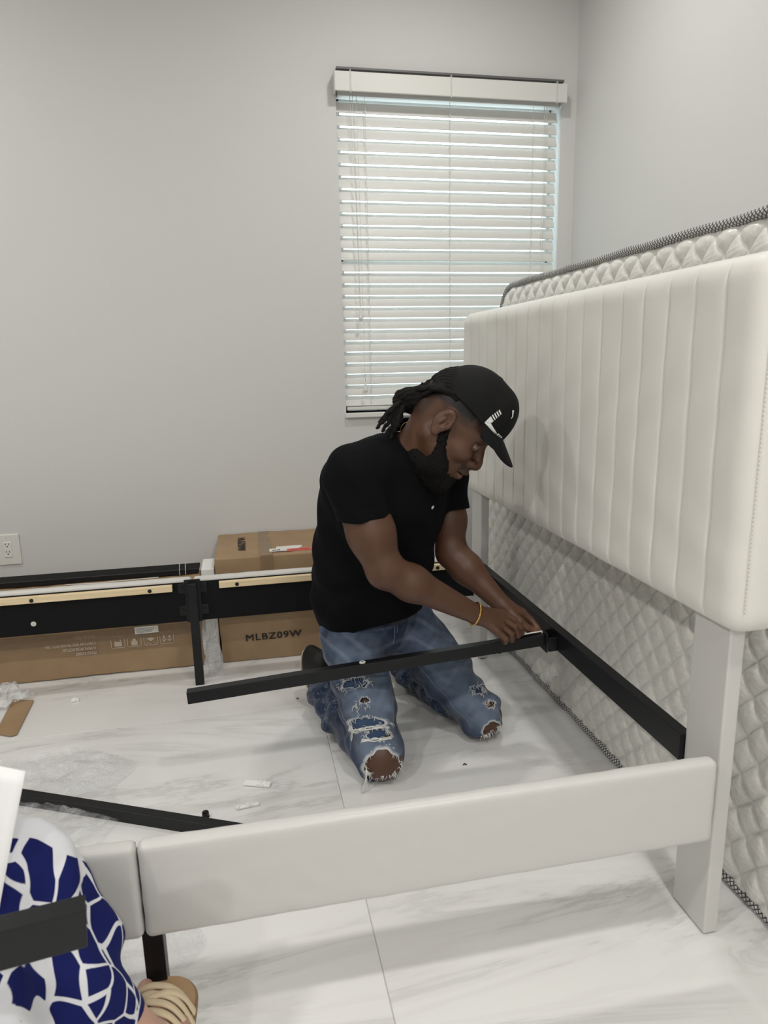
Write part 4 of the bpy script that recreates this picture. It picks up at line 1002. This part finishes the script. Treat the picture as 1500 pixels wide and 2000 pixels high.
def view_dir(p): v = A3(0, 0, 1.24) - A3(*p); return v / np.linalg.norm(v)
pb = on_shirt((.50, 1.96, .83), tf, .001); cyl('button', pb, tf, .0058, .0025, MT['whiteplastic'], so, 16, .0006)
# necklace and bracelet
ring = [ca + ax * .012 + (.0655 * math.cos(t) * cf * 1.04 + .0655 * math.sin(t) * cl) - ax * .022 * math.cos(t) for t in np.linspace(0, 2 * PI, 80, endpoint=False)]
tube('necklace', ring, .0011, MT['gold'], man, 6, closed=True)
wd_ = (wrR - elR) / np.linalg.norm(wrR - elR); u_, v_, _ = frame(np.cross(wd_, A3(0, 0, 1)), wd_); bc = wrR + wd_ * -.004
L = []
for ph in (0, PI):
    ring = [bc + (.0335 * math.cos(t) * u_ + .0335 * math.sin(t) * v_) + wd_ * (.006 * math.sin(t)) + .0014 * (math.cos(t * 22 + ph) * (math.cos(t) * u_ + math.sin(t) * v_) + math.sin(t * 22 + ph) * wd_) for t in np.linspace(0, 2 * PI, 220, endpoint=False)]
    L.append(tube_vf(ring, .0016, 6, True))
V, F = join_vf(L); mk('bracelet', V, F, MT['gold'], man)

# ---- jeans
ripR = [  # (centre, axis radii) holes cut in the outer denim, world coordinates
    (kneeR + A3(.012, -.062, -.006), (.050, .040, .052), 'skin'), ]
thR = lambda t: hipR * (1 - t) + kneeR * t
thL = lambda t: hipL * (1 - t) + kneeL * t
def jbase(g):
    return [ell(pel + A3(0, .0, -.05), (.150 + g, .125 + g, .115 + g), np.array([A3(.94, .33, 0), A3(-.33, .94, 0), A3(0, 0, 1)]), k=.04),
            capsule(hipR + A3(.0, .0, -.01), thR(.55), .102 + g, .086 + g, k=.03), capsule(thR(.5), kneeR + A3(0, -.002, .012), .087 + g, .070 + g, k=.03),
            capsule(hipL + A3(0, 0, -.01), thL(.55), .102 + g, .086 + g, k=.03), capsule(thL(.5), kneeL + A3(0, -.002, .012), .087 + g, .070 + g, k=.03),
            ell(kneeR + A3(.0, -.004, .002), (.071 + g, .068 + g, .070 + g), k=.02), ell(kneeL + A3(.003, -.004, .002), (.071 + g, .068 + g, .070 + g), k=.02),
            capsule(kneeR + A3(-.006, .02, .008), kneeR * .45 + ankR * .55 + A3(-.01, 0, .012), .072 + g, .070 + g, k=.02), capsule(kneeR * .45 + ankR * .55 + A3(-.01, 0, .012), ankR + A3(-.01, -.03, .018), .070 + g, .062 + g, k=.02),
            capsule(kneeL + A3(0, .02, .008), kneeL * .45 + ankL * .55 + A3(0, 0, .012), .072 + g, .070 + g, k=.02), capsule(kneeL * .45 + ankL * .55 + A3(0, 0, .012), ankL + A3(0, -.03, .018), .070 + g, .062 + g, k=.02)]
def jfold(P, d):
    f = .0042 * np.sin(P[:, 2] * 60 + P[:, 0] * 35 + 2.5 * np.sin(P[:, 1] * 19)) * sstep(.36, .12, P[:, 2]) + .004 * np.sin(P[:, 0] * 45 - P[:, 2] * 52 + 2 * np.sin(P[:, 1] * 26)) + .0022 * nz(P, 75, 9)
    lower = sstep(2.0, 2.12, P[:, 1]) * sstep(.2, .12, P[:, 2]); return d + f + lower * .005 * np.sin(P[:, 1] * 75 + P[:, 2] * 40 + 2 * np.sin(P[:, 0] * 40))
jb = jbase(0)
hem_cut = [plane((ankR - kneeR) * 1.0, (ankR + (ankR - kneeR) * .02) @ ((ankR - kneeR) / np.linalg.norm(ankR - kneeR)))]
def floorcut(P, d): return np.maximum(d, .002 - P[:, 2])
def hollow(P, d):
    # denim about 4 mm thick around an inner void so rips open onto what is beneath
    return np.maximum(d, -(d + .0085))
# rips: centre on the denim surface, half width, half height, what shows beneath
RIPS = [((.338, 1.795, .066), .052, .052, 'skin'), ((.300, 1.885, .165), .050, .018, 'denim'), ((.335, 1.85, .148), .034, .016, 'denim'), ((.310, 1.93, .215), .014, .008, 'denim'), ((.29, 1.96, .262), .036, .015, 'denim'),
        ((.738, 1.955, .046), .034, .026, 'skin'), ((.735, 1.98, .13), .017, .013, 'skin'), ((.70, 2.0, .175), .024, .012, 'denim')]
RIPS = [(A3(*c), a, b, kk) for c, a, b, kk in RIPS]
def camdir(c): v = A3(-.15, -.92, .36); return v / np.linalg.norm(v)      # the rips sit on the fronts of the thighs
rf, rl_, ru = frame((-.1, -.80, .59), (0, 0, 1)); RB = np.array([rf, rl_, ru])
def ripmask(P, c, a, b, seed):
    q = (P - c) @ RB.T; ang = np.arctan2(q[:, 2], q[:, 1]); am = .35 if seed in (0, 5) else 1.; j = 1 + am * (.16 * np.sin(ang * 5 + seed) + .10 * np.sin(ang * 11 + seed * 2))
    return np.hypot(q[:, 1] / a, q[:, 2] / b) / j, q
def cutrips(P, d):
    for i, (c, a, b, kk) in enumerate(RIPS):
        m = np.linalg.norm(P - c, axis=1) < a + .05
        if m.any():
            r, q = ripmask(P[m], c, a, b, i); hole = np.maximum((r - 1) * min(a, b), np.abs(q[:, 0]) - .05); dd = d[m]; d = d.copy(); d[m] = np.maximum(dd, -hole)
    return d
jeans = jb + [func(jfold), func(hollow), func(floorcut), func(cutrips)] + [plane((ankR - kneeR), ((ankR - kneeR) / np.linalg.norm(ankR - kneeR)) @ (ankR + (ankR - kneeR) * .06))]
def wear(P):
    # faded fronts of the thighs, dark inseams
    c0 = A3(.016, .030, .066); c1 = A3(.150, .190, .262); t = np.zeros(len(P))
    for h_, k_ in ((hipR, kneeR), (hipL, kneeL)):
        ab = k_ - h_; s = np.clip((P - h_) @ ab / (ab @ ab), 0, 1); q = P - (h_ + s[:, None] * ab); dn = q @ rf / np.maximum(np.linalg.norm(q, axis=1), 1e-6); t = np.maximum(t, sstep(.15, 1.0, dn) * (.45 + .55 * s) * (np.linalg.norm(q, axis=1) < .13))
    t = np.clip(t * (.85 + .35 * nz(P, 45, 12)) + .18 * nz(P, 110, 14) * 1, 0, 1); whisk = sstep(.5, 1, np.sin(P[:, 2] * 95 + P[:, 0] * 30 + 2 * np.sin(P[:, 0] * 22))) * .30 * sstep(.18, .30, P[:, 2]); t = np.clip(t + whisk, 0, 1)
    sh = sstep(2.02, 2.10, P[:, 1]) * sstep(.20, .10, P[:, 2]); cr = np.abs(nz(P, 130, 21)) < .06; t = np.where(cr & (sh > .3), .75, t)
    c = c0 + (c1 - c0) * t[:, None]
    for i, (cc, a, b, kk) in enumerate(RIPS):
        r, q = ripmask(P, cc, a, b, i); m = sstep(1.28, 1.02, r) * (np.abs(q[:, 0]) < .05); c = c * (1 - m[:, None]) + m[:, None] * A3(.58, .60, .62)
    return c
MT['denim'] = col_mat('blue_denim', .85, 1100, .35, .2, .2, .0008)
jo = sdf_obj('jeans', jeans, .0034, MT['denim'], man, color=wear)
# blue cloth backing seen through the upper rips
def nearrip(P, d):
    m = np.full(len(P), 1.)
    for i, (c, a, b, kk) in enumerate(RIPS):
        if kk == 'denim': m = np.minimum(m, np.linalg.norm((P - c) / A3(1, 1, 1), axis=1) - a * 1.35)
    return np.maximum(d, m)
for kn_, an_ in ((kneeR, 0), (kneeL, 1)):
  sdf_obj('rip_backing', jbase(-.0065) + [func(jfold), func(nearrip), func(lambda P, d: np.maximum(d, np.abs(P[:, 0] - kn_[0]) - .19 if 0 else np.linalg.norm(P - kn_ - A3(0, .05, .10), axis=1) - .185))], .004, mat('dark_denim', (.030, .060, .125), .85) if 'dark_denim' not in bpy.data.materials else bpy.data.materials['dark_denim'], jo)
# frayed white threads
rt = random.Random(9); L = []
jd = jb + [func(jfold)]
def snap(p, lift=.001):
    p = A3(*p)
    for _ in range(5):
        d = ev(jd, p[None])[0]; e = .002; g = np.array([ev(jd, (p + A3(*x) * e)[None])[0] - d for x in ((1, 0, 0), (0, 1, 0), (0, 0, 1))]) / e; g /= max(np.linalg.norm(g), 1e-6); p = p - g * (d - lift)
    return p, g
for i, (c, a, b, kk) in enumerate(RIPS):
    nth = int(60 * a / .03)
    for t in range(nth):
        an = rt.uniform(0, 2 * PI); j = 1 + .16 * math.sin(an * 5 + i) + .10 * math.sin(an * 11 + i * 2)
        p0, g = snap(c + (a * j * math.cos(an) * 1.04) * rl_ + (b * j * math.sin(an) * 1.04) * ru, .0005)
        ln = rt.uniform(.004, .015) * (1.9 if rt.random() < .12 else 1); inw = rt.uniform(-.6, 1); di = -(math.cos(an) * rl_ + math.sin(an) * ru) * inw + A3(rt.uniform(-.5, .5), 0, rt.uniform(-1.0, .1)); di /= np.linalg.norm(di)
        p1 = p0 + di * ln * .5 + g * .004; p2 = p0 + di * ln + A3(0, 0, -.25) * ln + g * .003
        for q in (p1, p2): q[2] = max(q[2], .0025)
        L.append(tube_vf([p0, p1, p2], [.0009, .0007, .0004], 4))
# long hanging strands
def strand(pts, r=.0013):
    Q = [snap(p, .0015)[0] for p in pts]; L.append(tube_vf(smoothpath(Q, 5), r, 4))
K = RIPS[0][0]
for dx in np.linspace(-.008, .014, 7):
    p = K + rl_ * (-.044 + dx * .4) * 1 + ru * (-.012); s0 = snap(K - rl_ * (.046 - dx * .3) + ru * (.004 + dx))[0]
    L.append(tube_vf(smoothpath([s0, s0 + A3(-.004 + dx * .3, -.006, -.022), s0 + A3(-.010 + dx * .8, -.010, min(-.04, -s0[2] + .02)), A3(s0[0] - .012 + dx * 1.2, s0[1] - .014, .004)], 4), .0011, 4))
for rr_ in (RIPS[1], RIPS[2]):
    c, a, b, kk = rr_
    for o_ in (-.8, -.4, .1, .5, .9):
        strand([c + ru * b * (-.9 + .2 * math.sin(o_ * 9 + x)) + rl_ * a * x + A3(0, 0, .002 * math.sin(x * 9 + o_ * 5)) for x in np.linspace(-1.15, 1.15, 7)], .0012)
strand([RIPS[1][0] - rl_ * .040 * 0 + rl_ * s_ * .0 + ru * 0 + A3(-.038 - .010 * s_, -.0, -.006 - .040 * s_) for s_ in np.linspace(0, 1, 4)], .0020)
strand([RIPS[1][0] + A3(-.034 - .006 * s_, -.0, -.006 - .034 * s_) for s_ in np.linspace(0, 1, 4)], .0018)
V, F = join_vf(L); tag(mk('frayed_threads', V, F, mat('white_threads', (.72, .72, .70), .8), jo), kind='stuff')
# skin bands showing at the rips are the body itself; knees of the trousers end in a cuffed hem behind
def seamline(name, pts, r, m, n=8):
    Q = [snap(p, .0006)[0] for p in smoothpath(pts, n)]; return tube(name, Q, r, m, jo, 5)
MT['seam'] = mat('pale_stitching', (.16, .20, .28), .8)
mid = lambda a, b, t: a * (1 - t) + b * t
seamline('outer_seam', [mid(hipR, kneeR, t) + A3(-.09, -.02, .0) for t in (.15, .4, .65, .9)], .0011, MT['seam'])
seamline('inner_seam', [mid(hipL, kneeL, t) + A3(-.045, -.075, -.02) for t in (.2, .45, .7, .95)], .0011, MT['seam'])
fm = mid(hipR, hipL, .5)
seamline('fly_seam', [fm + A3(.03, -.12, z) for z in (.09, .05, .01, -.03)], .0014, MT['seam']); seamline('fly_seam', [fm + A3(.042, -.12, z) for z in (.09, .05, .01)], .0011, MT['seam'])
# shoes: toes tucked, soles facing back
MT['shoe'] = mat('black_shoe', (.006, .006, .0065), .6, spec=.35); MT['sole'] = mat('beige_sole', (.46, .41, .32), .7)
def shoe(c, yaw):
    s_ = A3(math.cos(yaw), math.sin(yaw), 0); s_ = s_ / np.linalg.norm(s_); up_ = A3(s_[0] * .35, s_[1] * .35, 1); up_ /= np.linalg.norm(up_); sf, sl, su = frame(s_ - up_ * (s_ @ up_), up_); R_ = np.array([sf, sl, su]); c = A3(*c)
    p = [ell(c - sf * .004 + su * .015, (.050, .044, .088), R_, k=.02), ell(c - sf * .052 + su * .035, (.055, .041, .050), R_, k=.03), ell(c - sf * .03 - su * .060, (.055, .043, .034), R_, k=.02), func(lambda P, d: np.maximum(np.maximum(d, .006 - P[:, 2]), (P - c) @ sf - .032))]
    o_ = sdf_obj('shoe', p, .0034, MT['shoe'], man)
    q = [ell(c + su * .006, (.060, .049, .104), R_, k=.01), func(lambda P, d: np.maximum(np.maximum(np.maximum(d, .003 - P[:, 2]), (P - c) @ sf - .046), .031 - (P - c) @ sf))]
    sdf_obj('sole', q, .0034, MT['sole'], o_); return o_
shoe((.205, 2.425, .100), math.radians(112)); shoe((.545, 2.525, .100), math.radians(112))
# white hex key in the fingers
hk_ = tag(tube('hex_key', smoothpath([(.772, 1.872, .4085), (.82, 1.879, .4085), (.862, 1.885, .4085), (.8655, 1.8858, .4085), (.8665, 1.886, .402)], 5), .0024, MT['whiteplastic'], None, 6), 'thin white hex key pinched between fingertips above the support bar', 'hex key')

# ---------------------------------------------------------------- seated person at the left edge
sp = thing('person', 'seated person at lower left in blue and white print dress and strappy sandal', 'person', (-.6, .75, 0))
kR, kL = A3(-.358, .955, .505), A3(-.45, .74, .45); hR_, hL_ = A3(-.80, .86, .47), A3(-.80, .66, .47)
aR, aL = A3(-.206, .930, .205), A3(-.44, .80, .085)
tor = A3(-.86, .74, .80); nk = A3(-.84, .74, 1.02); hd_ = A3(-.80, .74, 1.17)
spb = [capsule(hR_, kR, .080, .056, k=.04), capsule(hL_, kL, .080, .056, k=.04), capsule(kR, aR, .052, .030, k=.02), capsule(kL, aL, .052, .034, k=.02), ell((-.84, .76, .56), (.13, .18, .14), k=.06), ell(tor, (.11, .16, .22), k=.06),
       capsule(nk, hd_, .048, .046, k=.03), ell(hd_ + A3(.01, 0, .03), (.095, .075, .115), k=.02), ell(hd_ + A3(.10, 0, .01), (.016, .012, .02), k=.015), ell(hd_ + A3(.05, 0, -.05), (.05, .045, .045), k=.03),
       capsule(tor + A3(0, .17, .14), A3(-.86, 1.0, .66), .046, .038, k=.03), capsule(A3(-.86, 1.0, .66), A3(-.655, .985, .61), .038, .026, k=.02), capsule(tor + A3(0, -.17, .14), A3(-.76, .55, .70), .046, .038, k=.03), capsule(A3(-.76, .55, .70), A3(-.55, .68, .64), .038, .026, k=.02)]
for (hx, hy, hz) in ((-.655, .985, .61), (-.55, .68, .648)):      # hands with fingers
    spb.append(capsule((hx, hy, hz), (hx + .06, hy, hz), .024, .026, k=.015))
    for i in range(4): spb += chain([A3(hx + .075, hy - .027 + .018 * i, hz), A3(hx + .115, hy - .029 + .019 * i, hz - .004), A3(hx + .135 - .004 * abs(i - 1.5), hy - .029 + .019 * i, hz - .026)], [.0085, .0078, .0068], .004)
    spb += chain([A3(hx + .03, hy - .03, hz), A3(hx + .065, hy - .045, hz - .012), A3(hx + .09, hy - .04, hz - .026)], [.012, .010, .008], .006)
# feet: right foot forward in the sandal
fd = A3(.0, 1, 0); fd /= np.linalg.norm(fd); fs = A3(fd[1], -fd[0], 0)
def foot(a, fd, fs):
    h0 = A3(a[0], a[1], a[2] - .033) - fd * .03; r = [capsule(a, h0, .032, .034, k=.03), capsule(A3(a[0], a[1], a[2] - .023), h0 + fd * .15 + A3(0, 0, -.013), .034, .026, k=.03)]
    for i, (o_, l_, rr) in enumerate(((-.030, .212, .0135), (-.008, .208, .0095), (.010, .199, .0088), (.026, .187, .0083), (.040, .172, .0078))):
        b = h0 + fs * o_; r.append(capsule(b + fd * .10 + A3(0, 0, -.020), b + fd * (l_ - .035) + A3(0, 0, -.024), .017, rr, k=.012)); r.append(ell(b + fd * (l_ - .012) + A3(0, 0, -.0255), (rr * 1.15, rr * 1.5, rr), k=.003))
    return r
spb += foot(aR, fd, fs) + foot(aL, fd, fs)
MT['skin2'] = mat('light_skin', (.50, .29, .22), .45, bump=(250, .1, .001))
so2 = sdf_obj('body', spb, .0036, MT['skin2'], sp)
for an_ in (aR, aL):
    tn = A3(an_[0], an_[1], an_[2] - .033) - fd * .03 + fs * -.030 + fd * .202 + A3(0, 0, -.0165); sdf_obj('toenail', [ell(tn, (.0085, .0095, .0035), None, k=.002)], .0012, MT['whiteplastic'], sp)
hh = [ell(hd_ + A3(-.02, 0, .05), (.10, .085, .105), k=.02), capsule(hd_ + A3(-.06, 0, .0), hd_ + A3(-.08, 0, -.18), .07, .05, k=.04), ell(hd_ + A3(.07, 0, -.02), (.07, .07, .10), op='S', k=.02)]
sdf_obj('hair', hh, .006, mat('brown_hair', (.05, .03, .02), .6), sp)
def sandal(a):
    h0 = A3(a[0], a[1], a[2] - .085) - fd * .03; V = []; N_ = 60
    def w_(t, s): # outline half widths along the foot (inner, outer)
        base = .040 + .014 * sstep(.25, .75, np.array(t)) ; tip = math.sqrt(max(0, 1 - max(0, (t - .80) / .20) ** 2)); heel = math.sqrt(max(0, 1 - max(0, (.12 - t) / .12) ** 2)); return float(base) * tip * heel
    top = []; 
    for i in range(N_ + 1):
        t = i / N_; c = h0 + fd * (-.045 + t * .275); top.append((c + fs * (w_(t, 1) + .004), c - fs * (w_(t, -1) - .002)))
    V = []; F = []
    for z in (.018, .004):
        for p, q in top: V += [tuple(p + A3(0, 0, z)), tuple(q + A3(0, 0, z))]
    M_ = 2 * (N_ + 1)
    for i in range(N_):
        a_, b_, c_, d_ = 2 * i, 2 * i + 1, 2 * i + 3, 2 * i + 2; F += [(a_, b_, c_, d_), (M_ + d_, M_ + c_, M_ + b_, M_ + a_), (a_, d_, M_ + d_, M_ + a_), (b_, M_ + b_, M_ + c_, c_)]
    F += [(0, M_, M_ + 1, 1), (2 * N_, 2 * N_ + 1, M_ + 2 * N_ + 1, M_ + 2 * N_)]
    s_o = mk('sandal', V, F, mat('tan_insole', (.42, .27, .14), .5) if 'tan_insole' not in bpy.data.materials else bpy.data.materials['tan_insole'], sp, False)
    zz = [z for z in (.0165,)]; rim = [tuple(p + A3(0, 0, .011)) for p, q in top] + [tuple(q + A3(0, 0, .011)) for p, q in top[::-1]]
    tube('outsole_edge', rim, .0048, mat('brown_edge', (.26, .16, .08), .5) if 'brown_edge' not in bpy.data.materials else bpy.data.materials['brown_edge'], s_o, 6, closed=True)
    st = mat('cream_leather', (.74, .60, .40), .45) if 'cream_leather' not in bpy.data.materials else bpy.data.materials['cream_leather']
    # arcs over the forefoot, crossing one another
    for t0, t1, hgt, fr_ in ((.146, .176, .0135, 0), (.124, .158, .0165, 0), (.102, .140, .021, 0), (.080, .118, .0255, 0), (.058, .094, .0295, 0), (.150, .128, .0175, 0)):
        pts = []
        for u in np.linspace(0, 1, 9):
            tt_ = t0 + (t1 - t0) * u; s__ = (u - .5) * 2; c = h0 + fd * tt_ + fs * (s__ * -.055 + .003); z = .014 + (hgt + .041) * (1 - abs(s__) ** 2.8); pts.append(c + A3(0, 0, z))
        pts = np.array(pts); Vs = []; Fs = []; sm_ = smoothpath(pts, 5); hw = .0072
        Pp, N1, B1 = frames(sm_); T_ = np.gradient(sm_, axis=0); T_ /= np.linalg.norm(T_, axis=1)[:, None]
        for i in range(len(sm_)):
            sd = fd - T_[i] * (fd @ T_[i]); sd /= np.linalg.norm(sd); nr = np.cross(sd, T_[i]); nr = nr if nr[2] > 0 or abs(nr[2]) < .3 else -nr
            for (a_, b_) in ((-1, 0), (-.7, .8), (0, 1.15), (.7, .8), (1, 0), (.7, -.6), (-.7, -.6)): Vs.append(tuple(sm_[i] + sd * hw * a_ + nr * .0024 * b_))
        kq = 7
        for i in range(len(sm_) - 1):
            for j in range(kq): Fs.append((i * kq + j, i * kq + (j + 1) % kq, (i + 1) * kq + (j + 1) % kq, (i + 1) * kq + j))
        mk('strap', Vs, Fs, st, s_o)
sandal(aR); sandal(aL)
# dress
k = NT('blue_white_print'); v = k.coord(rot=(.3, .2, .5), scale=(1, 1, .72)); nzv = k.n('ShaderNodeTexNoise'); nzv.inputs['Scale'].default_value = 9; nzv.inputs['Detail'].default_value = 1; k.l(v, nzv.inputs['Vector'])
mx = k.n('ShaderNodeMix'); mx.data_type = 'VECTOR'; mx.inputs[0].default_value = .10; k.l(v, mx.inputs[4]); k.l(nzv.outputs['Color'], mx.inputs[5])
vo = k.n('ShaderNodeTexVoronoi'); vo.feature = 'DISTANCE_TO_EDGE'; vo.inputs['Scale'].default_value = 21; k.l(mx.outputs[1], vo.inputs['Vector'])
big = k.noise(v, 7, 1, .4, .8); th = k.math('MULTIPLY', k.math('SUBTRACT', big, .42), .9)
fld = k.math('SUBTRACT', vo.outputs['Distance'], k.math('MAXIMUM', th, .035))
k.l(k.ramp(fld, [(.0, (.70, .71, .74)), (.012, (.009, .013, .095))]), k.b.inputs['Base Color']); k.b.inputs['Roughness'].default_value = .9; k.b.inputs['Specular IOR Level'].default_value = .15
k.bump(k.noise(k.coord(), 600, 2), .2, .001); MT['print'] = k.m
hemz = .165
def dfold(P, d):
    below = sstep(.50, .12, P[:, 2]); ang = P[:, 0] * 40 - P[:, 1] * 34; f = .010 * np.sin(ang * 1.3 + 2 * np.sin(P[:, 2] * 9)) * below + .007 * np.sin(P[:, 1] * 55 + P[:, 0] * 30 + 2.2 * np.sin(P[:, 2] * 18)) + .004 * nz(P, 45, 31)
    return d + f
dress = [capsule(hR_ + A3(0, 0, .005), kR, .098, .074, k=.05), capsule(hL_ + A3(0, 0, .0), kL + A3(0, .02, 0), .098, .082, k=.06), capsule(kR, A3(-.315, .935, .36), .080, .082, k=.04), capsule(A3(-.315, .935, .36), A3(-.283, .935, .19), .082, .086, k=.04),
         capsule(kL, A3(-.44, .78, .10), .082, .11, k=.05), capsule((hR_ + hL_) / 2, (kR + kL) / 2 - A3(0, 0, .04), .10, .075, k=.06), capsule((kR + kL) / 2 - A3(0, 0, .04), A3(-.37, .86, .15), .075, .09, k=.06), ell((-.84, .76, .58), (.16, .21, .17), k=.06), ell(tor, (.130, .18, .20), k=.08),
         capsule(tor + A3(0, .16, .13), A3(-.80, .95, .80), .065, .06, k=.03), capsule(tor + A3(0, -.16, .13), A3(-.81, .57, .80), .065, .06, k=.03),
         func(dfold), func(lambda P, d: np.maximum(d, hemz - P[:, 2] - .02 * np.sin(P[:, 0] * 20))), func(lambda P, d: np.maximum(d, -(d + .012)) if 0 else d)]
do_ = sdf_obj('print_dress', dress, .005, MT['print'], sp)
# hollow under the hem so the foot can pass
# stool
stl = thing('stool', 'plain black stool under the seated person', 'stool', (-.84, .76, 0))
box('seat', (-1.0, .58, .40), (-.68, .94, .43), MT['black'], stl, .006)
for dx in (-.14, .14):
    for dy in (-.16, .16): box('leg', (-.84 + dx - .012, .76 + dy - .012, 0), (-.84 + dx + .012, .76 + dy + .012, .40), MT['black'], stl, .002)

# paper and black bar on the lap
V = []; F = []; n_ = 12
for i in range(n_ + 1):
    for j in range(n_ + 1):
        s, t = i / n_, j / n_; e0 = A3(-.322, .935, .700); dn = A3(-.045, -.115, -.235); lf = A3(-.20, .06, .02); rnd = 0
        p = e0 + dn * t + lf * s + A3(0, .006 * math.sin(s * 3), .006 * math.sin(t * 3 + s)); V.append(tuple(p))
for i in range(n_):
    for j in range(n_): F.append((i * (n_ + 1) + j, (i + 1) * (n_ + 1) + j, (i + 1) * (n_ + 1) + j + 1, i * (n_ + 1) + j + 1))
pp = mk('instruction_sheet', V, F, MT['paper']); s_ = pp.modifiers.new('thick', 'SOLIDIFY'); s_.thickness = .0006; tag(pp, 'white instruction sheet held upright over the printed dress at left edge', 'paper')
lb, _ = bar('lap_bar', (-.62, .70, .598), (-.228, .790, .572), .030, .052, MT['black'])
tag(lb, 'short black steel bar resting across the printed dress', 'bar')
